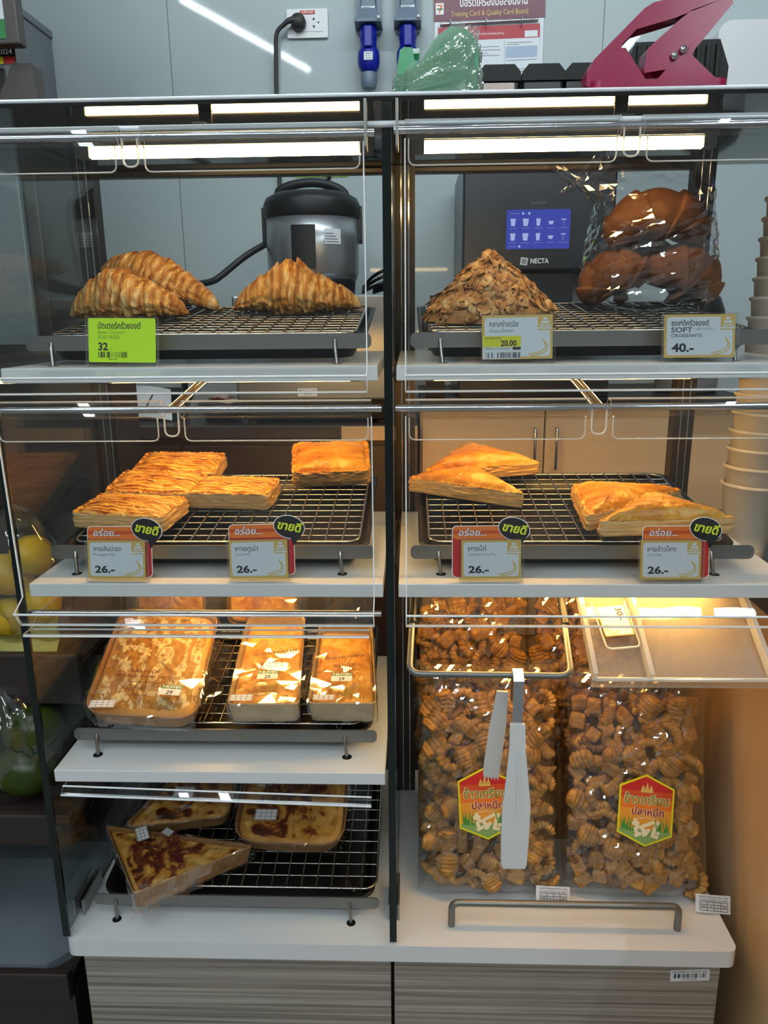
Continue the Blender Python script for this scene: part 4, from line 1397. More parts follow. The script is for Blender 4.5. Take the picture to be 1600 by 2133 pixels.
        lb.text('ปลาหมึก', 0.0150, 0.003, -0.0070, 0.0008, 9, lm, 0.02, 'C', width=0.048)
        lb.text('Squid Cracker', 0.0048, 0.003, -0.0125, 0.0006, 7, lm, 0.0, 'C', width=0.03)
        r2 = random.Random(5)
        for sx in (-1, 1):       # sea weed blades
            for k in range(12):
                bx = sx * r2.uniform(0.018, 0.034); by = -0.034 + abs(bx) * 0.12
                hgt = r2.uniform(0.012, 0.026); ln = r2.uniform(-0.006, 0.006)
                lb.poly([(bx - 0.0012, by), (bx + 0.0012, by), (bx + ln, by + hgt)], 0.0006 + k * 2e-5, 10, lm)
        for k in range(14):      # heap of crackers along the foot of the label
            px, py = r2.uniform(-0.016, 0.02), r2.uniform(-0.038, -0.018)
            an = r2.uniform(0, 3.1)
            c4 = lm @ T(px, py, 0.0007 + k * 2e-5) @ RZ(an)
            lb.quad(-0.0055, -0.0026, 0.0055, 0.0026, 0, 11, c4)
        o = lb.build('printed_label', ['label_yellow', 'red_print', 'red_orange', 'orange_print', 'amber_print', 'sea_print', 'gold_print', 'cream_ink', 'olive_ink', 'wine_ink', 'grass_print', 'cream_ink'], t)
        o['label'] = 'six-sided red and orange label'
    # nutrition paper
    pb = MB()
    pm = T(paper_pos[0], -(0.030 if front else D / 2 + 0.004), paper_pos[1]) @ RX(pi / 2 - (0.25 if front else 0)) @ RZ(radians(-3))
    def sheet(a, c):
        return pm @ Vector(((a - 0.5) * 0.052, (c - 0.5) * 0.026, 0.002 * sin(a * 5) + 0.003 * c))
    pb.surf(lambda a, c: tuple(sheet(a, c)), 14, 6, 0)
    pm2 = pm @ T(0, 0, 0.0052)
    pb.table(-0.020, -0.009, 0.020, 0.003, 0, 1, pm2, 4, 3, 0.0007)
    for k, s_ in enumerate(('คุณค่าทางโภชนาการต่อ 1 ซอง', 'ควรแบ่งกิน 4 ครั้ง')):
        pb.text(s_, 0.0035, 0, 0.0088 - k * 0.0045, 0, 1, pm2, 0, 'C', width=0.042)
    for i in range(4):
        pb.text(('330', '4', '7', '380')[i], 0.0035, -0.015 + 0.01 * i, -0.0045, 0, 1, pm2, 0.01, 'C')
    o = pb.build('nutrition_paper', ['paper', 'ink'], t)
    o['label'] = 'white nutrition table slip'
    return t
mat('red_orange', '#c44a18', 0.45); mat('amber_print', '#e0962a', 0.45); mat('sea_print', '#7fa05a', 0.45)
mat('cream_ink', '#e9ddb4', 0.5); mat('olive_ink', '#7d7a1c', 0.5); mat('wine_ink', '#8c1730', 0.5); mat('grass_print', '#2f8a35', 0.5)
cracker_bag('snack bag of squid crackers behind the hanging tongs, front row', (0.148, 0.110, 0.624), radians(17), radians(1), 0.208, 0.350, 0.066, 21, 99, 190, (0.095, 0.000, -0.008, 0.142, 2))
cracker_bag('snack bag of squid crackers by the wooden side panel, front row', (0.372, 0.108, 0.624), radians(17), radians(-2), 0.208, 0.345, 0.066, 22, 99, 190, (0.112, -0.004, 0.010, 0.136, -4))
cracker_bag('snack bag of squid crackers in the back row, seen through the wire loop', (0.128, 0.268, 0.745), radians(7), radians(2), 0.185, 0.345, 0.06, 23, 60, 120, (-0.07, 0.325, 0, 0, 0), False, 'cracker')
cracker_bag('snack bag of squid crackers in the back row, right of the wire loop', (0.318, 0.272, 0.742), radians(7), radians(-3), 0.185, 0.34, 0.06, 24, 50, 120, (0.05, 0.32, 0, 0, 0), False, 'cracker')
# carton the back row stands on
b = MB(); b.box(0.04, 0.235, ZB + 0.0005, 0.45, 0.368, 0.738)
tag(b.build('carton', 'kraft', bevel=0.002), 'low cardboard carton under the back row of snack bags', 'carton')

# ------------------------------------------------------------------ tongs
tg = thing('serving_tongs', 'white plastic serving tongs hooked over the grey wire loop', 'tongs', (0.153, -0.02, 1.054))
b = MB()
def blade(pts, y0, y1): return pts
front = [(-0.0095, -0.062), (0.0095, -0.062), (0.0115, -0.10), (0.0165, -0.145), (0.0205, -0.18), (0.020, -0.235), (0.0185, -0.272), (0.0165, -0.277), (-0.0125, -0.277), (-0.0155, -0.270), (-0.0165, -0.235), (-0.016, -0.18), (-0.0125, -0.145), (-0.0095, -0.10)]
mx = Matrix(((1, 0, 0, 0.009), (0, 0, -1, -0.012), (0, 1, 0, 0), (0, 0, 0, 1)))
b.prism(front, 0, 0.0045, 0, mx=mx)
b.prism([(-0.0012 + 0.003, -0.10), (0.0012 + 0.003, -0.10), (0.0030 + 0.003, -0.19), (-0.0016 + 0.003, -0.19)], 0.0045, 0.0062, 0, mx=mx)
b.build('front_arm', 'white_plastic', tg, bevel=0.0018, seg=3)
b = MB()
sc = [(-0.0075, -0.028), (0.0075, -0.028), (0.010, -0.075), (0.0095, -0.125), (0.0095, -0.150)]
for k in range(5):
    sc += [(0.0095 - 0.0042 * k - 0.001, -0.158), (0.0095 - 0.0042 * (k + 1), -0.152)]
sc += [(-0.0125, -0.14), (-0.0115, -0.085)]
mx2 = Matrix(((1, 0, 0, -0.006), (0, 0, -1, 0.010), (0, 1, 0, 0), (0, 0, 0, 1))) @ RZ(radians(-5))
b.prism(sc, 0, 0.004, 0, mx=mx2)
b.build('rear_arm', 'tongs_rear', tg, bevel=0.0012) if mat('tongs_rear', '#c9c9c6', 0.4) else None
b = MB()
b.sweep([(0.014, -0.045), (0.012, -0.004), (0.004, 0.006), (-0.006, 0.005), (-0.012, -0.004), (-0.0135, -0.066)], -0.0065, 0.0065, 0, 0, 0.0012, mx=T(0.009, 0, 0))
b.build('spring_band', 'chrome', tg)

# ================================================================== back counter and what stands on it
mat('steel_box', '#8f9496', 0.3, 0.7, noise_amt=0.05, noise_scale=4)
mat('device_grey', '#7b8184', 0.45, 0.2, noise_amt=0.08, noise_scale=5)
mat('dark_cupboard', '#3a2c24', 0.4)
bc = thing('back_counter', 'dark counter along the back wall under the steel oven, pale front edge', 'counter', (-0.6, 1.25, 0))
b = MB(); b.box(-0.975, 1.06, 0.0, 0.045, 1.498, 1.192)
wpart(b.build('body', 'dark_cupboard'), bc)
b = MB(); b.box(-0.975, 1.035, 1.192, 0.045, 1.498, 1.224)
wpart(b.build('worktop', 'dark_cupboard', bevel=0.002), bc)
b = MB(); b.box(-0.150, 1.028, 1.186, 0.045, 1.035, 1.222)
wpart(b.build('edge_trim', 'maple', bevel=0.001), bc)
for x in (-0.77, -0.38, 0.0):
    b = MB(); b.box(x - 0.19, 1.052, 0.1, x + 0.035 if x == 0 else x + 0.19, 1.06, 1.17)
    wpart(b.build('door', 'dark_cupboard', bevel=0.002), bc)
wc = thing('cupboard', 'light beech cupboard with two slim bar handles under the coffee machine', 'cupboard', (0.35, 1.3, 0))
b = MB(); b.box(0.052, 1.12, 0.0, 0.90, 1.498, 1.262)
wpart(b.build('body', 'beech_door'), wc)
b = MB(); b.box(0.052, 1.085, 1.262, 0.90, 1.498, 1.284)
wpart(b.build('worktop', 'black_plastic', bevel=0.002), wc)
for (x0, x1, hx) in ((0.058, 0.377, 0.352), (0.381, 0.70, 0.408)):
    b = MB(); b.box(x0, 1.10, 0.62, x1, 1.12, 1.258)
    d = wpart(b.build('door', 'beech_door', bevel=0.0015), wc)
    b = MB(); b.tube(fillet([(hx, 1.10, 1.205), (hx, 1.077, 1.205), (hx, 1.077, 1.098), (hx, 1.10, 1.098)], 0.008), 0.004, 8)
    h = b.build('handle', 'chrome'); h.parent = d
# oven
ov = thing('countertop_oven', 'wide stainless countertop oven with a small maker badge, under the black pot', 'oven', (-0.21, 1.25, 1.224))
b = MB(); b.box(-0.42, 1.055, 1.286, -0.015, 1.46, 1.548)
wpart(b.build('body', 'steel_box', bevel=0.006), ov)
b = MB(); b.box(-0.41, 1.075, 1.234, -0.025, 1.45, 1.286)
wpart(b.build('plinth', 'black_plastic', bevel=0.003), ov)
for x in (-0.39, -0.05):
    for y in (1.10, 1.42):
        b = MB(); b.cyl((x, y, 1.2245), (x, y, 1.234), 0.014); wpart(b.build('foot', 'dark_rubber'), ov)
b = MB()
fm = frame_from((-0.262, 1.0545, 1.297), (1, 0, 0), (0, 0, 1))
b.prism(rrect(0, 0, 0.050, 0.021, 0.002), 0, 0.0006, 0, mx=fm)
b.text('Panasonic', 0.0115, 0.025, 0.008, 0.0008, 1, fm, 0.02, 'C', width=0.040)
b.text('NE-1856', 0.005, 0.025, 0.003, 0.0008, 1, fm, 0.0, 'C')
wpart(b.build('badge', ['paper', 'ink'], ), ov)
# thermo pot
px, py, pz = -0.228, 1.20, 1.548
pot = thing('thermo_pot', 'black and steel electric pot with a dark lid standing on the oven', 'electric pot', (px, py, pz))
b = MB(); b.lathe([(0.0, 0), (0.104, 0), (0.108, 0.006), (0.110, 0.035), (0.112, 0.04)], 48); b.build('base', 'black_plastic', pot)
b = MB(); b.lathe([(0.112, 0.04), (0.119, 0.055), (0.121, 0.12), (0.121, 0.19)], 48); b.build('body', 'pot_steel', pot) if mat('pot_steel', '#a6aaac', 0.3, 0.8) else None
b = MB(); b.lathe([(0.122, 0.19), (0.125, 0.196), (0.125, 0.225), (0.118, 0.24), (0.095, 0.252), (0.05, 0.258), (0.0, 0.259)], 48); b.build('lid', 'black_plastic', pot)
b = MB(); b.tube(smooth_path([(-0.085, -0.01, 0.236), (-0.078, -0.012, 0.262), (-0.03, -0.016, 0.276), (0.03, -0.016, 0.276), (0.08, -0.012, 0.258), (0.095, -0.01, 0.23)], 6), 0.0115, 10); b.build('handle', 'black_plastic', pot)
b = MB(); b.lathe([(0.0, 0.262), (0.02, 0.262), (0.024, 0.255)], 20); b.build('steam_vent', 'black_plastic', pot)
b = MB()
def panel(a, c):
    an = -pi / 2 - 0.30 + 0.50 * a - 0.03
    return (0.1235 * cos(an), 0.1235 * sin(an), 0.062 + 0.105 * c)
b.surf(panel, 14, 8, 0)
b.build('control_panel', 'black_plastic', pot)
b = MB()
def plabel(a, c):
    an = -pi / 2 + 0.36 + 0.36 * a
    return (0.1228 * cos(an), 0.1228 * sin(an), 0.122 + 0.036 * c)
b.surf(plabel, 8, 4, 0)
for k in range(4):
    b.surf(lambda a, c, k=k: (0.1232 * cos(-pi / 2 + 0.38 + (0.30 - 0.04 * k) * a), 0.1232 * sin(-pi / 2 + 0.38 + (0.30 - 0.04 * k) * a), 0.126 + 0.0065 * k + 0.0022 * c), 8, 2, 1)
o = b.build('sticker', ['paper', 'grey_ink'], pot); o['label'] = 'white instruction sticker'
for s in (-1, 1):
    b = MB(); b.prism(rrect(-0.014, 0.13, 0.014, 0.222, 0.01), -0.004, 0.004, 0, mx=T(s * 0.126, 0, 0) @ Matrix(((0, 0, 1, 0), (1, 0, 0, 0), (0, 1, 0, 0), (0, 0, 0, 1))))
    b.build('bail_mount', 'black_plastic', pot)
b = MB(); b.tube(smooth_path([(-0.337, 1.21, 1.690), (-0.40, 1.17, 1.650), (-0.47, 1.12, 1.590), (-0.52, 1.06, 1.556), (-0.56, 1.10, 1.40), (-0.60, 1.2, 1.2275)], 8), 0.0085, 10)
tag(b.build('pot_cord', 'black_plastic'), 'thick black cord sloping down left from the pot', 'cord')
b = MB()
for k in range(3):
    b.tube(smooth_path([(-0.10, 1.22 + 0.012 * k, 1.556 + k * 0.007), (-0.068, 1.10, 1.566 + 0.012 * k), (-0.035, 1.09, 1.577 + 0.014 * k), (-0.030, 1.24, 1.57 + 0.010 * k), (-0.075, 1.29, 1.557 + k * 0.006)], 7), 0.0042, 8)
tag(b.build('cable_coil', 'black_plastic'), 'loops of thin black cable on the oven, right of the pot', 'cable')
b = MB(); 
hx = [( -0.235 + 0.035 * t + 0.010 * sin(t * 40), 1.488 + 0.008 * cos(t * 40), 1.80 + 0.17 * t) for t in [i / 120 for i in range(121)]]
b.tube(hx, 0.0045, 6)
tag(b.build('coiled_cable', 'black_plastic'), 'coiled black cable on the wall above the pot lid', 'cable')
# green sign
b = MB()
gm = frame_from((-0.312, 1.4985, 1.890), (1, 0, 0), (0, 0, 1))
b.prism(rrect(0, 0, 0.160, 0.078, 0.003), 0, 0.001, 0, mx=gm)
b.text('7-Eleven Delivery', 0.022, 0.080, 0.014, 0.0015, 1, gm, 0.0, 'C', width=0.145)
tag(b.build('delivery_sign', ['sign_green', 'ink']), 'lime green delivery sign on the wall above the pot', 'sign') if mat('sign_green', '#a8d428', 0.5) else None
# coffee machine
cm = thing('coffee_machine', 'black coffee machine with a blue touch screen on the beech cupboard', 'coffee machine', (0.345, 1.27, 1.284))
b = MB(); b.box(0.156, 1.10, 1.600, 0.530, 1.47, 1.862)
wpart(b.build('head', 'machine_black', bevel=0.006), cm) if mat('machine_black', '#191a1d', 0.28) else None
b = MB(); b.box(0.156, 1.235, 1.330, 0.530, 1.47, 1.600)
wpart(b.build('back_body', 'device_grey', bevel=0.003), cm)
b = MB(); b.box(0.150, 1.09, 1.2845, 0.536, 1.47, 1.332)
wpart(b.build('base', 'machine_black', bevel=0.004), cm)
b = MB(); b.box(0.17, 1.10, 1.332, 0.515, 1.23, 1.340)
for i in range(14):
    b.box(0.176 + i * 0.0245, 1.102, 1.340, 0.180 + i * 0.0245, 1.228, 1.3425)
wpart(b.build('drip_grille', 'steel'), cm)
b = MB(); b.box(0.272, 1.125, 1.52, 0.44, 1.24, 1.60); b.cyl((0.335, 1.16, 1.49), (0.335, 1.16, 1.522), 0.012); b.cyl((0.375, 1.16, 1.49), (0.375, 1.16, 1.522), 0.012)
wpart(b.build('spout', 'machine_black', bevel=0.004), cm)
b = MB(); b.box(0.16, 1.13, 1.35, 0.205, 1.24, 1.585)
wpart(b.build('side_column', 'machine_brass', bevel=0.003), cm) if mat('machine_brass', '#8a7a66', 0.35, 0.6) else None
sm = frame_from((0.264, 1.0992, 1.652), (1, 0, 0), (0, 0, 1))
b = MB()
b.prism(rrect(-0.004, -0.004, 0.160, 0.096, 0.003), 0, 0.0006, 0, mx=sm)
b.quad(0, 0, 0.156, 0.092, 0.0008, 1, sm)
for r_ in range(2):
    for c_ in range(5):
        x, y = 0.016 + c_ * 0.031, 0.054 - r_ * 0.034
        if c_ in (3,):
            b.prism([(x - 0.007, y + 0.011), (x + 0.007, y + 0.011), (x + 0.004, y + 0.003), (x - 0.004, y + 0.003)], 0.0009, 0.0011, 2, mx=sm)
        elif c_ == 4:
            b.quad(x - 0.006, y + 0.013, x + 0.006, y + 0.0155, 0.001, 2, sm); b.quad(x - 0.0012, y, x + 0.0012, y + 0.013, 0.001, 3, sm)
        else:
            w = (0.0065, 0.0075, 0.0055)[c_]
            b.poly([(x - w * 0.7, y), (x + w * 0.7, y), (x + w, y + 0.017), (x - w, y + 0.017)], 0.001, 2, sm)
        b.quad(x - 0.010, y - 0.006, x + 0.010, y - 0.0045, 0.001, 3, sm)
for (x, y) in ((0.040, 0.083), (0.055, 0.083), (0.033, 0.006)):
    b.poly([(x + 0.003 * cos(a), y + 0.003 * sin(a)) for a in [2 * pi * i / 12 for i in range(12)]], 0.001, 2, sm)
b.quad(0.008, 0.082, 0.030, 0.084, 0.001, 3, sm); b.quad(0.008, 0.005, 0.026, 0.007, 0.001, 3, sm)
MATS['screen_blue'] = glow_mat('screen_blue', (0.055, 0.075, 0.42), 0.9)
MATS['screen_icon'] = glow_mat('screen_icon', (0.45, 0.55, 0.95), 0.8)
MATS['screen_dim'] = glow_mat('screen_dim', (0.22, 0.26, 0.62), 0.7)
o = wpart(b.build('touch_screen', ['machine_black', 'screen_blue', 'screen_icon', 'screen_dim']), cm)
o['label'] = 'blue touch screen with two rows of drink icons'
b = MB()
b.text('NECTA', 0.0165, 0.062, -0.034, 0.0006, 0, sm, 0.02, 'L', width=0.045)
lm = sm @ T(0.046, -0.029, 0) @ RZ(radians(-8))
b.prism([(-0.009, -0.009), (0.009, -0.009), (0.009, 0.009), (-0.009, 0.009)], 0.0004, 0.0008, 1, mx=lm)
b.prism([(-0.006, -0.006), (0.006, -0.006), (0.006, 0.006), (-0.006, 0.006)], 0.0009, 0.001, 2, mx=lm)
b.text('KALEA', 0.010, 0.078, 0.104, 0.0006, 3, sm, 0.0, 'C', width=0.034)
wpart(b.build('maker_mark', ['white_ink', 'silver_print', 'device_grey', 'grey_ink']), cm) if mat('silver_print', '#c8cdcf', 0.3, 0.3) else None
# little black stand left of the machine
b = MB(); b.box(0.068, 1.12, 1.2845, 0.118, 1.17, 1.30); 
b.prism([(0.066, 1.30), (0.12, 1.30), (0.112, 1.40), (0.106, 1.545), (0.098, 1.545), (0.098, 1.52), (0.088, 1.52), (0.088, 1.545), (0.078, 1.545), (0.074, 1.40)], -1.15, -1.142, 0, mx=Matrix(((1, 0, 0, 0), (0, 0, -1, 0), (0, 1, 0, 0), (0, 0, 0, 1))))
tag(b.build('cup_stand', 'black_plastic', bevel=0.001), 'small black stand left of the coffee machine', 'stand')
# paper forms and the dark bowl
t = thing('form_clipboard', 'white printed forms lying on the back counter left of the dark bowl', 'paper', mx=T(-0.672, 1.12, 1.2265) @ RX(radians(26)))
b = MB(); b.surf(lambda a, c: ((a - 0.5) * 0.17, 0.16 * c, 0.004 + 0.010 * sin(a * 4 + c)), 14, 8, 0)
b.build('sheet', 'paper', t)
b = MB(); b.box(-0.09, 0.0, -0.0005, 0.09, 0.17, 0.0015); b.build('board', 'black_plastic', t)
b = MB(); b.surf(lambda a, c: (-0.022 + 0.004 * a, 0.04 + 0.08 * c, 0.0065 + 0.010 * sin(0.36 * 4 + c)), 2, 5, 0); b.build('print', 'ink', t)
mat("sachet_red", "#7a2a22", 0.3); mat("sachet_pale", "#b9a79a", 0.3)
bw = thing('sauce_bowl', 'dark bowl of wrapped red sachets on the back counter', 'bowl', (-0.475, 1.13, 1.2245))
b = MB(); b.lathe([(0.0, 0.0), (0.045, 0.0), (0.068, 0.05), (0.064, 0.05), (0.042, 0.006), (0.0, 0.005)], 32); b.build('bowl', 'black_plastic', bw)
for i in range(7):
    a = i * 0.9
    b = MB()
    b.surf(lambda u, v: ((u - 0.5) * 0.05, (v - 0.5) * 0.028, 0.007 * sin(pi * u) * sin(pi * v)), 8, 6, 0, mx=T(0.03 * cos(a), 0.03 * sin(a), 0.054 + 0.004 * (i % 3)) @ RZ(a * 2) @ RX(0.3 * sin(a * 3)))
    o = b.build('sauce_sachet', 'sachet_red' if i % 2 else 'sachet_pale'); o.location = (-0.475, 1.13, 1.2245)
    tag(o, 'small red or pale sauce sachet heaped in the dark bowl', 'sachet', 'sauce sachets in the dark bowl')

jr = thing('lidded_jar', 'dark round lidded jar on the cupboard, right of the coffee machine', 'jar', (0.79, 1.26, 1.2845))
b = MB(); b.lathe([(0.0, 0.0), (0.078, 0.0), (0.082, 0.01), (0.082, 0.19)], 36); b.build('jar', 'device_grey', jr)
b = MB(); b.lathe([(0.084, 0.19), (0.084, 0.215), (0.07, 0.25), (0.035, 0.272), (0.0, 0.276)], 36); b.build('lid', 'black_plastic', jr)

# ================================================================== price cards
def swirl(b, x, y, s, mi, mx):
    """small printed steam swirl"""
    p1 = [(0.0, 0.020), (0.004, 0.012), (0.001, 0.005), (-0.010, 0.001), (-0.018, 0.0)]
    pts = smooth_path([(q[0], q[1], 0) for q in p1], 6)
    w = 0.0007
    for k in (0, 1):
        for i in range(len(pts) - 1):
            a, c = pts[i], pts[i + 1]
            dx, dy = (c - a).normalized()[:2]
            ox, oy = -dy * w, dx * w
            o = k * 0.0022
            b.add([(x + (a.x + ox) * s + o, y + (a.y + oy) * s - o, 0.0004), (x + (a.x - ox) * s + o, y + (a.y - oy) * s - o, 0.0004), (x + (c.x - ox) * s + o, y + (c.y - oy) * s - o, 0.0004), (x + (c.x + ox) * s + o, y + (c.y + oy) * s - o, 0.0004)], [(0, 1, 2, 3)], mi, False, mx)
def chef_mark(b, x, y, s, mi, mi2, mx):
    """gold corner with a pale stacked-bread emblem"""
    b.quad(x, y, x + 0.0155 * s, y + 0.0165 * s, 0.0004, mi, mx)
    for (w, y0, h) in ((0.0025, 0.0115, 0.003), (0.0045, 0.0075, 0.003), (0.0065, 0.004, 0.0025), (0.0080, 0.0012, 0.0018)):
        cx = x + 0.0085 * s
        b.quad(cx - w * s, y + y0 * s, cx + w * s, y + (y0 + h) * s, 0.0006, mi2, mx)
    b.text('7-ELEVEN', 0.0028 * s, x + 0.0085 * s, y + 0.0046 * s, 0.0008, mi, mx, 0.01, 'C')
def price_card(label, x, y, z, rz, W, H, thai, english, price, style='white', talker=None, roll=0.0):
    t = thing('price_card', label, 'price card', (x, y, z), rz, 'price cards along the shelf fronts')
    lean = radians(-9)
    fm = RX(0) @ Matrix(((1, 0, 0, 0), (0, 0, -1, 0), (0, 1, 0, 0), (0, 0, 0, 1)))   # local xy -> xz, facing -y
    fm = RX(lean) @ fm @ RZ(radians(roll))
    # folded clear stand
    b = MB()
    b.prism(rrect(-W / 2 - 0.002, 0.0005, W / 2 + 0.003, H + 0.007, 0.003), 0.0012, 0.0024, 0, 1, mx=fm)
    b.prism(rrect(-W / 2 - 0.002, 0.0005, W / 2 + 0.003, H + 0.006, 0.003), -0.0032, -0.0022, 0, 1, mx=fm)
    b.box(-W / 2 - 0.002, 0.001, 0.0, W / 2 + 0.003, 0.034, 0.0012, 0)
    b.box(-W / 2 - 0.002, 0.033, 0.0, W / 2 + 0.003, 0.0345, 0.0014, 1)
    b.build('stand', ['acrylic', 'acrylic_edge'], t)
    cm_ = fm @ T(0, 0.0055, -0.0006)
    b = MB()
    mats = ['paper', 'gold_print', 'ink', 'grey_ink', 'white_ink', 'label_yellow', 'neon_card', 'neon_shade']
    if style == 'neon':
        b.prism(rrect(-W / 2, 0, W / 2, H, 0.002), -0.0004, 0.0, 6, mx=cm_)
        b.text(thai, 0.0100, -W / 2 + 0.012, H - 0.0125, 0.0003, 2, cm_, 0.012, 'L', width=0.053)
        b.text(english, 0.0058, -W / 2 + 0.012, H - 0.0185, 0.0003, 7, cm_, 0.0, 'L', width=0.033)
        b.text('奶油牛角面包', 0.0055, -W / 2 + 0.012, H - 0.0245, 0.0003, 7, cm_, 0.0, 'L', width=0.027)
        b.text(price, 0.0125, -W / 2 + 0.012, H - 0.0380, 0.0003, 2, cm_, 0.03, 'L')
        b.text('.-', 0.006, -W / 2 + 0.027, H - 0.0375, 0.0003, 2, cm_, 0.0, 'L')
        b.barcode(-W / 2 + 0.012, 0.0055, -W / 2 + 0.048, 0.0125, 0.0003, 2, cm_, 40, 9)
        b.text('8850114021', 0.0022, -W / 2 + 0.030, 0.003, 0.0003, 2, cm_, 0.0, 'C')
    else:
        b.prism(rrect(-W / 2, 0, W / 2, H, 0.0015), -0.0004, 0.0, 1, mx=cm_)
        m_ = 0.0030
        inner = rrect(-W / 2 + m_, m_, W / 2 - m_, H - m_, 0.004)
        b.poly(inner, 0.0002, 0, cm_)
        chef_mark(b, W / 2 - 0.0175, H - 0.0180, 1.0, 1, 0, cm_)
        swirl(b, W / 2 - 0.012, 0.0055, 0.9, 1, cm_)
        if style == 'sale':
            b.text(thai, 0.0088, -W / 2 + 0.0085, H - 0.0135, 0.0003, 3, cm_, 0.015, 'L', width=0.034)
            b.text(english, 0.0058, -W / 2 + 0.0085, H - 0.0200, 0.0003, 3, cm_, 0.0, 'L', width=0.028)
            b.quad(-W / 2 + 0.0008, 0.0005, -W / 2 + 0.0455, 0.0265, 0.0003, 0, cm_)
            b.quad(-W / 2 + 0.0010, 0.0145, -W / 2 + 0.0455, 0.0272, 0.0005, 5, cm_)
            b.text(thai, 0.0042, -W / 2 + 0.0035, 0.0235, 0.0007, 2, cm_, 0.0, 'L', width=0.019)
            b.text(price, 0.0090, -W / 2 + 0.0405, 0.0157, 0.0007, 2, cm_, 0.03, 'R', width=0.0185)
            b.quad(-W / 2 + 0.036, 0.0110, -W / 2 + 0.0455, 0.0142, 0.0007, 2, cm_)
            b.text('888516 0 41 0002557', 0.0030, -W / 2 + 0.004, 0.0115, 0.0007, 3, cm_, 0.0, 'L', width=0.028)
            b.barcode(-W / 2 + 0.004, 0.0015, -W / 2 + 0.045, 0.0080, 0.0007, 2, cm_, 42, 4)
        elif style == 'soft':
            b.text(thai, 0.0088, -W / 2 + 0.008, H - 0.0130, 0.0003, 2, cm_, 0.015, 'L', width=0.044)
            b.text('SOFT', 0.0080, -W / 2 + 0.008, H - 0.0205, 0.0003, 3, cm_, 0.03, 'L', width=0.025)
            b.text('( แพ็ก มี 4 ชิ้น )', 0.0042, -W / 2 + 0.035, H - 0.0180, 0.0003, 3, cm_, 0.0, 'L', width=0.023)
            b.text('CROISSANTS', 0.0052, -W / 2 + 0.008, H - 0.0262, 0.0003, 3, cm_, 0.02, 'L', width=0.036)
            b.text(price, 0.0135, -W / 2 + 0.009, 0.0070, 0.0003, 2, cm_, 0.035, 'L', width=0.026)
        else:
            b.text(thai, 0.0086, -W / 2 + 0.008, H - 0.0140, 0.0003, 3, cm_, 0.015, 'L', width=len(thai) * 0.0032 + 0.004)
            b.text(english, 0.0046, -W / 2 + 0.008, H - 0.0200, 0.0003, 3, cm_, 0.0, 'L', width=len(english) * 0.0019 + 0.003)
            b.text(price, 0.0125, -W / 2 + 0.009, 0.0075, 0.0003, 2, cm_, 0.035, 'L', width=0.026)
    b.build('card', mats, t)
    if talker:
        tx, ty = talker
        k = MB()
        km = fm @ T(tx, ty, -0.0048)
        w2, h2 = W * 1.12, H * 1.35
        base = rrect(-w2 / 2, 0, w2 / 2, h2, 0.006)
        k.prism(base, -0.0006, 0.0, 5, mx=km)
        k.prism(rrect(-w2 / 2 + 0.0009, 0.0009, w2 / 2 - 0.0009, h2 - 0.0009, 0.0055), 0.0, 0.0002, 0, mx=km)
        band = rrect(-w2 / 2 + 0.0009, h2 - 0.0175, w2 / 2 - 0.0009, h2 - 0.0009, 0.0052)
        k.prism(band, 0.0002, 0.0003, 1, mx=km)
        k.quad(-w2 / 2 + 0.0009, h2 - 0.0105, w2 / 2 - 0.0009, h2 - 0.0060, 0.0004, 2, km)
        k.text('อร่อย...', 0.0115, -w2 / 2 + 0.0085, h2 - 0.0128, 0.0008, 3, km, 0.035, 'L', 0.15, width=0.035)
        k.text('อร่อย...', 0.0115, -w2 / 2 + 0.0085, h2 - 0.0128, 0.0010, 5, km, 0.015, 'L', 0.15, width=0.035)
        # black speech bubble
        cx, cy = w2 / 2 - 0.006, h2 - 0.0045
        bub = []
        for i in range(40):
            a = 2 * pi * i / 40
            bub.append((cx + 0.0195 * cos(a), cy + 0.0140 * sin(a)))
        bub = [(cx + (x - cx) * cos(-0.25) - (y - cy) * sin(-0.25), cy + (x - cx) * sin(-0.25) + (y - cy) * cos(-0.25)) for x, y in bub]
        k.prism([(cx + (x - cx) * 1.05, cy + (y - cy) * 1.07) for x, y in bub], 0.0, 0.0009, 5, mx=km)
        k.prism(bub, 0.0009, 0.0011, 6, mx=km)
        k.prism([(cx + 0.000, cy - 0.009), (cx + 0.017, cy - 0.009), (cx + 0.005, cy - 0.0245)], 0.0009, 0.00115, 6, mx=km)
        k.text('ขายดี', 0.0150, 0, 0, 0.0016, 7, km @ T(cx, cy - 0.0045, 0) @ RZ(radians(-11)), 0.03, 'C', 0.12, width=0.031)
        o = k.build('shelf_talker', ['red_print', 'orange_print', 'red_orange', 'maroon_ink', 'gold_print', 'white_ink', 'black_print', 'lime_ink'], t)
        o['label'] = 'red card with a black speech bubble'
    return t
price_card('neon yellow-green price card reading 32 in front of the two leaning croissants', -0.322, 0.012, S1, radians(-2), 0.083, 0.0525, 'บัตเตอร์ครัวซองต์', 'Butter Croissant', '32', 'neon', roll=-0.8)
price_card('white price card with a yellow 20.00 sticker in front of the almond pastry', 0.153, 0.012, S1, radians(-1), 0.083, 0.0515, 'กลาสซ่าเดนิช', 'Glassa Danish', '20.00', 'sale', roll=0.6)
price_card('white price card reading 40 below the bag of soft croissants', 0.366, 0.012, S1, radians(1), 0.083, 0.0500, 'ซอฟต์ครัวซองต์', 'Soft Croissants', '40.-', 'soft')
W2, H2 = 0.0755, 0.0495
price_card('price card reading 26 on a red talker in front of the pineapple pies', -0.352, 0.004, S2, radians(-1), W2, H2, 'พายสับปะรด', 'Pineapple Pie', '26.-', talker=(0.003, 0.006))
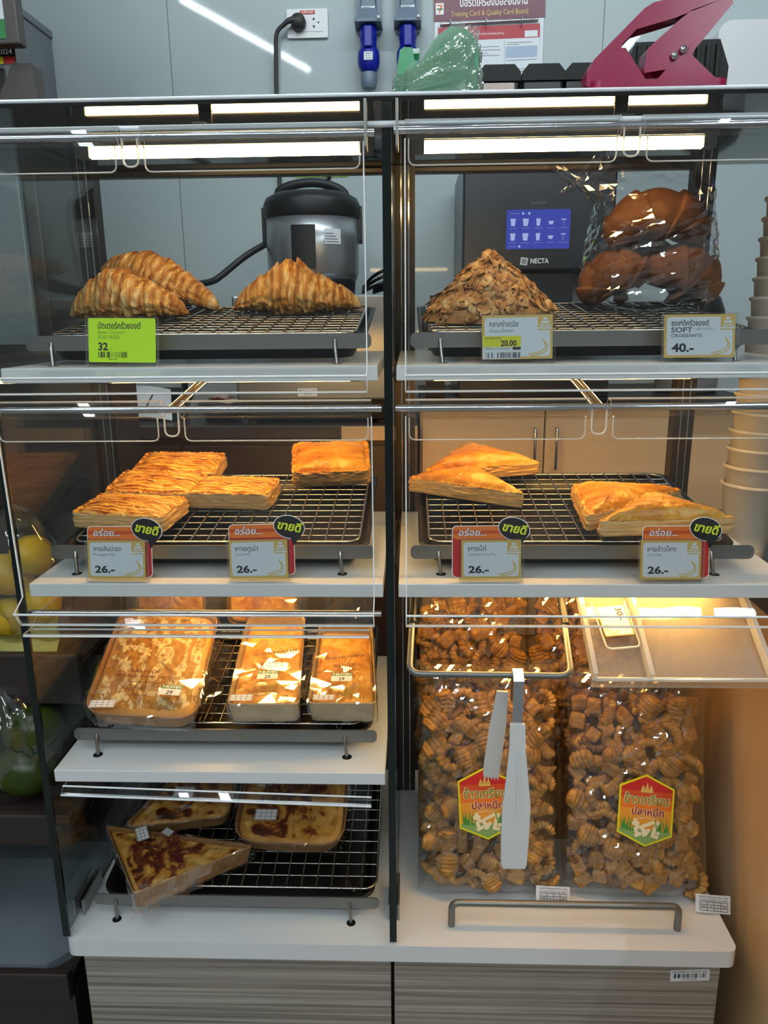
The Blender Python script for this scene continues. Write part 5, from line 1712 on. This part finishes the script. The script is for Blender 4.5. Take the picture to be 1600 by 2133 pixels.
price_card('price card reading 26 on a red talker before the flat tuna pie', -0.168, 0.006, S2, 0.0, W2, H2, 'พายทูน่า', 'Tuna Pie', '26.-', talker=(0.004, 0.008), roll=1.2)
price_card('price card reading 26 on a red talker in front of the chicken curry pies', 0.128, 0.005, S2, radians(1), W2, H2, 'พายไก่', 'Chicken Curry Pie', '26.-', talker=(-0.007, 0.006))
price_card('price card reading 26 on a red talker in front of the corn pies', 0.352, 0.003, S2, radians(1), W2, H2, 'พายข้าวโพด', 'Corn Pie', '26.-', talker=(0.0075, 0.006))
# card left inside the half-open flap
t = thing('price_card', 'price card reading 30, turned sideways in a clear sleeve under the half-open flap', 'price card', mx=frame_from((0.305, 0.064, 1.0885), (0.12, -0.92, -0.56), (1, 0.1, 0.05)), group='price cards along the shelf fronts')
b = MB(); b.prism(rrect(-0.030, -0.020, 0.020, 0.020, 0.002), 0.0, 0.0006, 0)
b.prism(rrect(-0.0285, -0.0185, 0.0185, 0.0185, 0.002), 0.0006, 0.0008, 1)
swirl(b, 0.012, -0.014, 0.7, 0, T(0, 0, 0.0006))
b.text('30.-', 0.012, -0.026, 0.006, 0.001, 2, None, 0.03, 'L', width=0.022)
b.build('card', ['gold_print', 'paper', 'ink'], t)
b = MB(); b.tube(fillet([(-0.034, -0.024, 0.001), (0.040, -0.024, 0.001), (0.040, 0.022, 0.001), (-0.034, 0.022, 0.001)], 0.008), 0.0014, 6)
b.build('sleeve', 'acrylic_edge', t)

# ================================================================== on the wall
def to_wall(x, z): return frame_from((x, 1.4995, z), (1, 0, 0), (0, 0, 1))
so = thing('wall_socket', 'white double wall socket with one grey plug in it', 'socket', (-0.259, 1.4995, 2.288))
b = MB(); b.prism(rrect(-0.057, -0.036, 0.057, 0.036, 0.004), 0, 0.008, 0, mx=to_wall(0, 0) @ T(0, 0, 0)) if False else None
fm = Matrix(((1, 0, 0, 0), (0, 0, -1, 0), (0, 1, 0, 0), (0, 0, 0, 1)))
b.prism(rrect(-0.057, -0.036, 0.057, 0.036, 0.004), 0.0, 0.009, 0, mx=fm)
b.build('face_plate', 'white_plastic', so, bevel=0.0015)
b = MB()
for cx in (-0.024, 0.022):
    b.prism(rrect(cx - 0.021, -0.021, cx + 0.021, 0.021, 0.002), 0.009, 0.0105, 0, mx=fm)
b.build('outlet_insert', 'white_plastic', so)
b = MB()
for (x, y) in ((0.018, 0.011), (0.018, -0.008)):
    b.poly([(x - 0.004, y - 0.004), (x + 0.004, y - 0.004), (x, y + 0.004)] if y > 0 else [(x - 0.004, y + 0.002), (x, y - 0.006), (x + 0.004, y + 0.002)], 0.0107, 0, fm)
b.poly([(0.031 + 0.0025 * cos(a), 0.001 + 0.0025 * sin(a)) for a in [2 * pi * i / 10 for i in range(10)]], 0.0107, 0, fm)
b.build('outlet_holes', 'ink', so)
b = MB(); b.prism(rrect(-0.020, 0.022, 0.022, 0.031, 0.001), 0.0105, 0.011, 0, mx=fm); b.text('ปลั๊กไฟ', 0.007, 0.001, 0.0242, 0.0113, 1, fm, 0.01, 'C', width=0.03)
b.build('red_label', ['red_print', 'white_ink'], so)
pg = thing('power_plug', 'dark grey round plug with its cord, in the left outlet of the socket', 'plug', (-0.283, 1.4995, 2.287))
b = MB(); b.lathe([(0.0, 0.012), (0.021, 0.012), (0.021, 0.030), (0.015, 0.042), (0.0, 0.043)], 28, mx=fm)
b.tube(smooth_path([(0.0, -0.032, 0.002), (-0.022, -0.036, 0.0), (-0.040, -0.034, -0.010)], 6), [0.011, 0.0105, 0.010, 0.0095, 0.009, 0.0085, 0.008, 0.0075, 0.007, 0.0066, 0.0062, 0.006, 0.006], 12)
b.build('plug_body', 'dark_rubber', pg)
b = MB(); b.tube(smooth_path([(-0.038, -0.034, -0.009), (-0.060, -0.030, -0.030), (-0.066, -0.022, -0.09), (-0.070, -0.016, -0.20), (-0.072, -0.012, -0.42), (-0.070, -0.02, -0.70)], 8), 0.0058, 10)
b.build('cord', 'dark_rubber', pg)

def industrial_socket(x, name_label, sock_label, red):
    t = thing('industrial_socket', name_label, 'socket', (x, 1.4995, 2.30), group='grey industrial wall sockets')
    b = MB(); b.prism(rrect(-0.034, -0.045, 0.034, 0.062, 0.008), 0.0, 0.022, 0, mx=fm); b.build('back_box', 'grey_plastic', t, bevel=0.002)
    b = MB()
    rings = [[(-0.022, 0.075, 0.022), (0.022, 0.075, 0.022), (0.020, 0.075, 0.042), (-0.020, 0.075, 0.042)], [(-0.022, 0.01, 0.022), (0.022, 0.01, 0.022), (0.019, 0.01, 0.056), (-0.019, 0.01, 0.056)], [(-0.038, -0.026, 0.0), (0.038, -0.026, 0.0), (0.036, -0.026, 0.078), (-0.036, -0.026, 0.078)], [(-0.039, -0.034, 0.0), (0.039, -0.034, 0.0), (0.037, -0.034, 0.080), (-0.037, -0.034, 0.080)]]
    vs = [v for r_ in rings for v in r_]
    fs = [(i * 4 + k, i * 4 + (k + 1) % 4, (i + 1) * 4 + (k + 1) % 4, (i + 1) * 4 + k) for i in range(3) for k in range(4)] + [(3, 2, 1, 0), (12, 13, 14, 15)]
    b.add(vs, fs, 0, False, fm); b.build('hood', 'grey_plastic', t, bevel=0.003)
    b = MB(); b.prism(rrect(-0.018, -0.012, 0.019, 0.021, 0.001), 0.0, 0.0006, 0, mx=T(0, -0.052, 0.0) @ RX(radians(-30)) @ fm @ T(0, 0.004, 0.008))
    for k in range(4):
        b.quad(-0.015, 0.012 - 0.007 * k, 0.012 - 0.003 * k, 0.014 - 0.007 * k, 0.0008, 1, T(0, -0.052, 0.0) @ RX(radians(-30)) @ fm @ T(0, 0.004, 0.008))
    if red:
        b.prism(rrect(-0.019, -0.020, 0.020, -0.012, 0.001), 0.0, 0.0008, 2, mx=T(0, -0.052, 0.0) @ RX(radians(-30)) @ fm @ T(0, 0.004, 0.008))
    b.build('rating_sticker', ['paper', 'grey_ink', 'red_print'], t)
    b = MB(); b.lathe([(0.0, 0.084), (0.004, 0.084), (0.004, 0.078)], 12, mx=fm @ T(0.029, -0.025, 0)); b.build('screw', 'white_plastic', t)
    p = thing('industrial_plug', sock_label, 'plug', (x, 1.4995, 2.262), group='blue industrial plugs hanging from the sockets')
    b = MB()
    prof = [(0.024, 0.0), (0.024, -0.03), (0.0225, -0.034), (0.0225, -0.05), (0.030, -0.062), (0.031, -0.085), (0.028, -0.10), (0.016, -0.118), (0.0, -0.119)]
    b.lathe(prof, 32, mx=T(0, -0.045, 0)); b.build('plug_body', 'blue_plastic', p)
    b = MB(); b.box(-0.011, -0.080, -0.056, 0.011, -0.062, -0.004); b.build('cover_catch', 'blue_plastic', p, bevel=0.003)
    b = MB(); b.prism(rrect(-0.012, -0.088, 0.012, -0.068, 0.001), 0.076, 0.0773, 0, mx=fm)
    b.quad(-0.009, -0.073, 0.009, -0.0715, 0.0775, 1, fm); b.quad(-0.009, -0.079, 0.006, -0.078, 0.0775, 1, fm); b.quad(-0.009, -0.084, 0.009, -0.083, 0.0775, 1, fm)
    b.build('rating_sticker', ['paper', 'grey_ink'], p)
    b = MB(); b.lathe([(0.021, -0.112), (0.0225, -0.118), (0.0225, -0.136), (0.018, -0.152), (0.0, -0.153)], 20, mx=T(0, -0.045, 0)); b.build('cable_gland', 'grey_plastic', p, bevel=0.001)
industrial_socket(-0.087, 'grey industrial wall socket next to the white double socket', 'blue plug hanging in full view below the first grey socket', True)
industrial_socket(0.021, 'grey industrial wall socket behind the green tape dispenser', 'blue plug half hidden behind the green tape dispenser', False)

# training board
tb = thing('training_board', 'maroon headed training card board with ringed sheets on the wall', 'notice board', (0.246, 1.4995, 2.25))
b = MB(); b.prism(rrect(-0.150, -0.16, 0.152, 0.12, 0.003), 0.0, 0.004, 0, mx=fm); b.build('backing', 'paper', tb)
bm4 = fm @ RZ(radians(1.0))
b = MB()
b.prism(rrect(-0.151, 0.038, 0.156, 0.15, 0.002), 0.004, 0.0055, 0, mx=bm4)
b.text('บอร์ดเครื่องมือสอนงาน', 0.030, 0.014, 0.072, 0.0060, 1, bm4, 0.012, 'C', width=0.186)
b.text('Training Card & Quality Card Board', 0.0185, 0.002, 0.049, 0.0060, 2, bm4, 0.0, 'C', width=0.212)
b.prism(rrect(-0.146, 0.055, -0.124, 0.083, 0.001), 0.0055, 0.0062, 1, mx=bm4)
b.quad(-0.144, 0.057, -0.126, 0.081, 0.0063, 3, bm4)
b.poly([(-0.1425, 0.079), (-0.1275, 0.079), (-0.1275, 0.0755), (-0.1345, 0.0585), (-0.1385, 0.0585), (-0.1325, 0.0755), (-0.1425, 0.0755)], 0.0065, 4, bm4)
b.quad(-0.143, 0.066, -0.127, 0.070, 0.0067, 5, bm4)
b.build('header', ['header_maroon', 'white_ink', 'gold_print', 'white_ink', 'orange_print', 'green_ink'], tb) if mat('header_maroon', '#5e2033', 0.35) else None
b = MB(); b.cyl((-0.135, -0.012, 0.0265), (0.135, -0.012, 0.0335), 0.0035, n=10); b.build('ring_bar', 'chrome', tb)
for x in (-0.107, -0.008, 0.090):
    b = MB(); b.tube([(x, -0.010 + 0.010 * cos(a) - 0.006, 0.030 + 0.012 * sin(a)) for a in [2 * pi * i / 18 for i in range(18)]], 0.0014, 6, closed=True); b.build('ring', 'chrome', tb)
sh = MB()
sh.prism(rrect(-0.140, -0.20, 0.142, 0.022, 0.002), 0.006, 0.0075, 0, mx=bm4)
sh.quad(-0.140, -0.012, 0.142, 0.022, 0.0078, 1, bm4)
sh.quad(0.100, -0.010, 0.136, 0.006, 0.0080, 0, bm4)
sh.text('ประกาศการสอนงาน', 0.008, 0.0, -0.0005, 0.0081, 3, bm4, 0.0, 'C', width=0.085)
for k, (x0, x1, y) in enumerate([(-0.13, 0.03, -0.030), (-0.13, 0.035, -0.038), (-0.13, 0.0, -0.046), (-0.13, 0.032, -0.052), (-0.13, -0.03, -0.060), (-0.13, 0.03, -0.090), (-0.13, 0.034, -0.098), (-0.13, 0.02, -0.106), (0.05, 0.12, -0.022), (0.05, 0.085, -0.027), (0.05, 0.135, -0.066), (0.05, 0.135, -0.088), (0.05, 0.10, -0.094)]):
    sh.quad(x0, y - 0.0012, x1, y, 0.0079, 2, bm4)
sh.quad(0.048, -0.060, 0.136, -0.032, 0.0079, 4, bm4)
sh.quad(0.044, -0.16, 0.0448, -0.015, 0.0079, 2, bm4)
sh.build('ringed_sheet', ['paper', 'red_deep', 'grey_ink', 'white_ink', 'pale_blue'], tb) if (mat('red_deep', '#a31626', 0.4) and mat('pale_blue', '#9fb2c6', 0.5)) else None

# white dryer-like unit on the right
wd = thing('wall_dispenser', 'white rounded wall unit with a round black panel, at the right edge', 'wall unit', (0.998, 1.4995, 2.170))
b = MB(); b.prism(rrect(-0.155, -0.16, 0.155, 0.070, 0.035, 8), 0.0, 0.11, 0, mx=fm); b.build('casing', 'white_plastic', wd, bevel=0.018, seg=5)
b = MB(); b.lathe([(0.0, 0.112), (0.028, 0.112), (0.030, 0.108)], 32, mx=fm @ T(0.012, -0.038, 0)); b.build('round_panel', 'black_plastic', wd)
b = MB(); b.tube([(0.012 + 0.012 * cos(a), -0.1135, -0.038 + 0.012 * sin(a)) for a in [0.3 + 1.7 * i / 10 for i in range(11)]], 0.0012, 6); b.build('panel_mark', 'white_ink', wd)

# ================================================================== on top of the case
ZT = 1.7315
td = thing('tape_dispenser', 'green packing tape dispenser bundled in crumpled clear film', 'tape dispenser', (0.055, 0.040, ZT))
b = MB()
prof = [(-0.047, 0.002), (-0.040, 0.046), (-0.035, 0.049), (-0.026, 0.048), (-0.024, 0.036), (-0.018, 0.033), (-0.010, 0.045), (0.002, 0.060), (0.016, 0.068), (0.030, 0.066), (0.041, 0.058), (0.045, 0.046), (0.046, 0.002)]
b.prism(prof, -0.026, 0.026, 0, mx=fm); b.build('body', 'tape_green', td, bevel=0.003, seg=3) if mat('tape_green', '#129a5e', 0.25) else None
b = MB(); b.box(-0.039, -0.012, 0.046, -0.018, 0.012, 0.0515); b.build('cutter', 'white_plastic', td, bevel=0.001)
b = MB()
def crumple(th, v):
    a = 2 * pi * th
    ca, sa = cos(a), sin(a)
    ww = 0.0055 * (noise.ridged_multi_fractal((ca * 3, sa * 3, v * 3.0), 0.8, 2.1, 3, 1.0, 2.0) - 0.8)
    top = [0.018, 0.030, 0.052, 0.069, 0.064]
    X = (0.050 + ww) * (abs(ca) ** 0.4) * (1 if ca > 0 else -1)
    f = (X + 0.05) / 0.1 * 4; i = max(0, min(3, int(f))); zt = top[i] + (top[i + 1] - top[i]) * min(1, max(0, f - i))
    return (X * (1 - 0.12 * v), (0.030 + ww) * (abs(sa) ** 0.4) * (1 if sa > 0 else -1), 0.0005 + (zt * 0.98 + ww) * v)
b.surf(crumple, 56, 18, 0, smooth=False, closed_u=True)
b.build('film', 'film_crumpled', td)
# black tubs
for i, (x, lab) in enumerate(((0.140, True), (0.196, False), (0.250, False))):
    t = thing('lidded_tub', ('black lidded tub with a white label on the case top', 'middle black lidded tub on the case top', 'black lidded tub on the case top, next to the magenta punch')[i], 'tub', (x, 0.20, ZT), group='black lidded tubs on the case top')
    b = MB(); b.box(-0.0255, -0.03, 0.0, 0.0255, 0.03, 0.056); b.build('tub', 'tub_clear', t, bevel=0.004) if (i or mat('tub_clear', '#2c2f31', 0.25)) else None
    b = MB(); b.prism([(-0.0272, 0.054), (0.0272, 0.054), (0.0272, 0.064), (0.019, 0.073), (-0.019, 0.073), (-0.0272, 0.064)], -0.032, 0.032, 0, mx=fm); b.build('lid', 'black_plastic', t, bevel=0.002)
    if lab:
        b = MB(); b.prism(rrect(-0.020, 0.040, 0.019, 0.052, 0.001), 0.0305, 0.031, 0, mx=fm); o = b.build('label', 'paper_pink', t) if mat('paper_pink', '#e3cfc4', 0.5) else None
# big black case behind the punch
bb = thing('tool_case', 'black ribbed plastic case behind the magenta hole punch', 'case', (0.385, 0.29, ZT))
b = MB(); b.prism([(-0.066, 0.0), (0.066, 0.0), (0.068, 0.085), (0.054, 0.118), (-0.058, 0.116), (-0.068, 0.085)], -0.05, 0.05, 0, mx=fm); b.build('shell', 'black_plastic', bb, bevel=0.004)
b = MB()
for k in range(-4, 5):
    b.box(k * 0.013 - 0.003, -0.054, 0.03, k * 0.013 + 0.003, -0.049, 0.112)
b.build('ribs', 'black_plastic', bb, bevel=0.001)
# hole punch
hp = thing('hole_punch', 'large magenta metal hole punch on the front edge of the case top', 'hole punch', (0.293, 0.045, ZT))
hp.scale = (1.0, 1.0, 1.17)
b = MB()
b.prism(rrect(-0.070, -0.034, 0.078, 0.030, 0.010), 0.0, 0.010, 0); b.build('base_plate', 'magenta_paint', hp, bevel=0.004, seg=3)
XZ = fm
for (x0, mirror) in ((-0.056, 1), (0.030, 1)):
    for (d0, d1) in ((-0.014, -0.010), (0.0275, 0.0310)):
        b = MB()
        pl = [(-.0625, .009), (-.0097, .009), (-.0345, .037), (-.045, .037)] if x0 < 0 else [(0.0, .009), (.066, .009), (.034, .032), (.0138, .022)]
        b.prism(pl, d0, d1, 0, mx=XZ)
        b.build('side_bracket', 'magenta_paint', hp, bevel=0.001)
# lever: bent plate with a cut-out and two cheeks
b = MB()
outer = [(-0.074, 0.012), (-0.070, 0.036), (-0.018, 0.080), (-0.008, 0.086), (0.062, 0.104), (0.069, 0.096), (0.036, 0.052), (0.034, 0.022), (0.014, 0.022), (0.012, 0.046)]
inner = [(0.030, 0.064), (0.010, 0.046)]
plate = [(-0.076, 0.014), (-0.072, 0.034), (-0.018, 0.081), (-0.006, 0.087), (0.068, 0.108), (0.070, 0.098), (0.060, 0.086), (0.020, 0.040), (0.006, 0.030), (0.000, 0.014)]
# left limb, top limb, right limb as one outline with a window
limbL = [(-.074, .006), (-.074, .018), (-.0666, .029), (-.016, .070), (-.023, .053), (-.037, .0416), (-.0477, .0157), (-.0545, .006)]
limbT = [(-.016, .070), (-.007, .0745), (.0428, .0835), (.069, .0905), (.0727, .078), (.018, .062), (-.023, .053)]
limbR = [(.0727, .078), (.035, .038), (.031, .030), (.0138, .0195), (-.0125, .0167), (-.0098, .037), (.0217, .060), (.035, .068)]
for pl in (limbL, limbT, limbR):
    b.prism(pl, -0.002, 0.027, 0, mx=XZ)
b.build('lever', 'magenta_paint', hp, bevel=0.003, seg=3)
b = MB(); b.prism([(.0727, .078), (.0765, .072), (.040, .035), (.036, .027), (.031, .030), (.035, .038)], -0.012, 0.029, 0, mx=XZ); b.build('lever_cheek', 'magenta_paint', hp, bevel=0.002)
for (x, z) in ((0.0185, 0.0300), (0.0275, 0.0350)):
    b = MB(); b.lathe([(0.0, 0.0315), (0.0035, 0.031), (0.004, 0.027)], 14, mx=fm @ T(x, z, 0)); b.build('rivet', 'chrome', hp)
for (x, z) in ((-0.0520, 0.0195), (-0.0440, 0.0240)):
    b = MB(); b.lathe([(0.0, 0.0285), (0.0028, 0.0283), (0.003, 0.0262)], 12, mx=fm @ T(x, z, 0)); b.build('rivet', 'black_plastic', hp)

# ================================================================== right side: wooden side counter and paper cups
sc = thing('side_counter', 'maple faced counter end on the right, paper cups standing on it', 'counter', (0.8, 0.2, 0))
b = MB(); b.box(0.532, -0.95, 0.0, 1.3, 0.62, 1.083); wpart(b.build('side_panel', 'maple', bevel=0.001), sc)
b = MB(); b.box(0.528, -0.95, 1.083, 1.3, 0.62, 1.108); wpart(b.build('worktop', 'brown_metal', bevel=0.002), sc)
cup = MB(); cup.lathe([(0.0, 0.002), (0.030, 0.0), (0.031, 0.003), (0.0445, 0.118), (0.0475, 0.1195), (0.0480, 0.123), (0.0455, 0.1245), (0.0425, 0.121), (0.029, 0.006), (0.0, 0.005)], 36)
mat('cup_paper', '#d8d2c4', 0.5)
ck = cup.build('paper_cup', 'cup_paper')
tag(ck, 'white paper cup, bottom of the tall leaning stack beside the shelves', 'paper cup', 'stacked white paper cups')
cups = [ck]
NC = 16
ORD = 'first second third fourth fifth sixth seventh eighth ninth tenth eleventh twelfth thirteenth fourteenth fifteenth sixteenth seventeenth eighteenth nineteenth'.split()
for i in range(NC):
    o = ck if i == 0 else ck.copy()
    if i: COL.objects.link(o); o['label'] = 'white paper cup, %s from the bottom of the tall leaning stack' % ORD[i]
    lean = 0.06
    o.matrix_world = T(0.570 + 0.0015 * i, 0.30, 1.1085 + 0.0285 * i) @ RY(0.03)
for i in range(16):
    o = ck.copy(); COL.objects.link(o); o['label'] = 'white paper cup, %s from the bottom of the short close-packed stack' % ORD[i]
    o.matrix_world = T(0.640, 0.215, 1.1085 + 0.0088 * i)

# ================================================================== left side: produce rack
pr = thing('produce_rack', 'dark brown stepped produce rack left of the glass', 'shelf rack', (-0.9, 0.3, 0))
for (y0, zt, fh) in ((0.205, 0.972, 0.088), (0.115, 0.738, 0.056), (0.045, 0.502, 0.05)):
    b = MB(); b.box(-1.45, y0, zt - fh, -0.512, y0 + 0.016, zt); wpart(b.build('fascia', 'dark_brown', bevel=0.003), pr)
    b = MB(); b.box(-1.45, y0 + 0.014, zt - 0.022, -0.512, 0.56, zt - 0.012); wpart(b.build('shelf', 'dark_brown'), pr)
b = MB(); b.box(-1.45, 0.56, 0.0, -0.512, 0.58, 1.45); wpart(b.build('back_panel', 'dark_brown'), pr)
b = MB(); b.box(-1.45, 0.06, 0.0, -0.512, 0.56, 0.45); wpart(b.build('plinth', 'dark_brown'), pr)
b = MB(); b.box(-0.5225, 0.36, 0.45, -0.510, 0.58, 1.45); wpart(b.build('side_panel', 'dark_brown'), pr)
b = MB(); b.prism([(-1.4, 0.0625), (-0.552, 0.0625), (-0.524, 0.092), (-0.524, 0.355), (-1.4, 0.355)], 0.4905, 0.506)
tag(b.build('shelf_liner', 'liner_grey', bevel=0.003), 'grey clipped-corner liner on the lowest step of the produce rack', 'liner') if mat('liner_grey', '#6d767d', 0.55, noise_amt=0.12, noise_scale=9) else None
ramp_mat('mango_skin_shaded', [(0.3, '#1b2a05'), (0.55, '#304009'), (0.8, '#5c5e10')], scale=9, rough=0.3, bump=0.08, bump_scale=200)  # greens darkened to carry the shade under the shelf above
ramp_mat('lemon_skin', [(0.3, '#b58d1a'), (0.55, '#d3b02c'), (0.8, '#e0c75a')], scale=8, rough=0.35, bump=0.15, bump_scale=260)
def fruit(name, r, el, m_):
    b = MB()
    def fn(j, i):
        th = pi * i; ph = 2 * pi * j
        rr = r * sin(th) if 0 < i < 1 else 0.0
        return (rr * cos(ph), rr * sin(ph), r * el * cos(th) * (1 + 0.06 * cos(th)))
    b.surf(fn, 24, 16, 0, closed_u=True)
    return b.build(name, m_)
mg = None
for i, (x, y, z, l) in enumerate(((-0.606, 0.185, 0.800, 'green mango on top of the bagged pile'), (-0.612, 0.160, 0.7725, 'yellow-green mango at the front foot of the pile'), (-0.695, 0.18, 0.7725, 'mango at the left edge of the bagged pile'), (-0.680, 0.20, 0.840, 'uppermost mango of the bagged pile'))):
    o = fruit('green_mango', 0.044, 1.15, 'mango_skin_shaded') if mg is None else mg.copy()
    if mg is None: mg = o
    else: COL.objects.link(o)
    o.matrix_world = T(x, y + 0.025, z + 0.004 + (0.03 if i in (0, 3) else 0)) @ RY(1.2 + i * 0.5) @ RZ(i)
    tag(o, l, 'mango', 'green mangoes on the middle step')
b = MB()
def mangobag(th, v):
    a = 2 * pi * th; ca, sa = cos(a), sin(a)
    w = 0.008 * (noise.ridged_multi_fractal((ca * 2, sa * 2, v * 3 + 4), 0.9, 2.0, 3, 1.0, 2.0) - 0.9)
    k = sin(pi * min(1, 0.18 + 0.82 * v)) ** 0.5 if v < 0.98 else 0.06
    return (-0.650 + (0.088 + w) * ca * k, 0.205 + (0.062 + w) * sa * k, 0.7285 + 0.19 * v)
b.surf(mangobag, 60, 30, 0, closed_u=True)
tag(b.build('mango_bag', 'film'), 'clear bag around the green mangoes on the middle step', 'bag')
lm0 = None
for i, (x, y, z, l) in enumerate(((-0.598, 0.240, 1.120, 'lemon high in the bag on the top step'), (-0.592, 0.235, 1.045, 'lemon in the middle of the bag on the top step'), (-0.648, 0.245, 1.085, 'lemon at the left side of the bag on the top step'), (-0.650, 0.24, 1.01, 'lemon low in the bag on the top step'))):
    o = fruit('lemon', 0.034, 1.2, 'lemon_skin') if lm0 is None else lm0.copy()
    if lm0 is None: lm0 = o
    else: COL.objects.link(o)
    o.matrix_world = T(x, y + 0.03, z) @ RX(1.3 + i) @ RY(0.6 * i)
    tag(o, l, 'lemon', 'lemons in the bag on the top step')
b = MB()
def lemonbag(th, v):
    a = 2 * pi * th; ca, sa = cos(a), sin(a)
    w = 0.008 * (noise.ridged_multi_fractal((ca * 2, sa * 2, v * 3 + 9), 0.9, 2.0, 3, 1.0, 2.0) - 0.9)
    k = sin(pi * min(1, 0.15 + 0.85 * v)) ** 0.5 if v < 0.98 else 0.05
    return (-0.632 + (0.080 + w) * ca * k, 0.292 + (0.058 + w) * sa * k, 0.9625 + 0.24 * v)
b.surf(lemonbag, 60, 30, 0, closed_u=True)
tag(b.build('lemon_bag', 'film'), 'clear bag of lemons on the top step of the rack', 'bag')
b = MB()
b.surf(lambda a, c: (-0.715 + 0.155 * a, 0.235 + 0.02 * sin(c * 3), 0.962 + 0.062 * c + 0.006 * nz(a * 4, c * 4, 2)), 16, 10, 0)
b.surf(lambda a, c: (-0.715 + 0.155 * a, 0.265 - 0.02 * sin(c * 3), 0.962 + 0.062 * c + 0.006 * nz(a * 4, c * 4, 2)), 16, 10, 0)
tag(b.build('produce_packet', 'packet_green', bevel=0), 'pale green flat packet in front of the lemon bag', 'packet') if mat('packet_green', '#a9a657', 0.3, noise_amt=0.2, noise_scale=25) else None

# ================================================================== upper left: drink machine, screen, steel cabinet
dm = thing('drink_machine', 'dark brown drink machine behind the left glass, a lit menu screen above it', 'drink machine', (-1.1, 0.95, 0.58))
b = MB(); b.box(-1.6, 0.74, 0.60, -0.735, 1.03, 1.90); wpart(b.build('body', 'dark_brown', bevel=0.006), dm)
b = MB(); b.box(-0.90, 0.725, 1.28, -0.765, 0.742, 1.80); wpart(b.build('front_door', 'device_grey', bevel=0.004), dm)
b = MB(); b.prism([(-1.00, 1.90), (-0.7205, 1.90), (-0.7245, 1.990), (-0.765, 1.992), (-0.815, 1.905)], -0.80, -0.76, 0, mx=fm @ T(0, 0, 0)); wpart(b.build('stand', 'brown_metal', bevel=0.003), dm)
b = MB(); b.box(-1.4, 0.79, 1.90, -0.80, 0.80, 1.990); wpart(b.build('cross_panel', 'dark_brown'), dm)
b = MB()
um = frame_from((-1.0, 0.772, 1.992), (1, 0, 0), (0, 0, 1))
b.prism(rrect(0, 0, 0.238, 0.034, 0.001), 0, 0.001, 0, mx=um)
b.quad(0.12, 0.001, 0.212, 0.014, 0.0012, 1, um); b.quad(0.212, 0.001, 0.236, 0.014, 0.0012, 2, um)
b.text('UPDATE 2024', 0.013, 0.232, 0.019, 0.0014, 3, um, 0.02, 'R', width=0.09)
wpart(b.build('notice_strip', ['black_print', 'label_yellow', 'red_print', 'white_ink']), dm)
b = MB(); b.box(-1.4, 0.72, 2.012, -0.7265, 0.75, 2.5); s0 = wpart(b.build('screen_frame', 'brown_metal', bevel=0.004), dm)
b = MB(); b.box(-1.39, 0.7185, 2.055, -0.752, 0.7205, 2.49, 0); b.box(-1.39, 0.718, 2.022, -0.752, 0.7205, 2.055, 1)
MATS['menu_light'] = glow_mat('menu_light', (0.62, 0.74, 0.80), 0.75)
MATS['menu_green'] = glow_mat('menu_green', (0.08, 0.32, 0.13), 0.6)
o = b.build('lit_screen', ['menu_light', 'menu_green']); o.parent = s0
gb = thing('steel_cabinet', 'grey brushed steel cabinet in the back left corner', 'cabinet', (-1.2, 1.35, 0.0))
b = MB(); b.box(-1.5, 1.20, 0.0, -0.99, 1.498, 2.265); wpart(b.build('body', 'device_grey', bevel=0.004), gb)
b = MB(); b.box(-1.51, 1.195, 2.265, -0.986, 1.498, 2.285); wpart(b.build('cap', 'device_grey', bevel=0.003), gb)
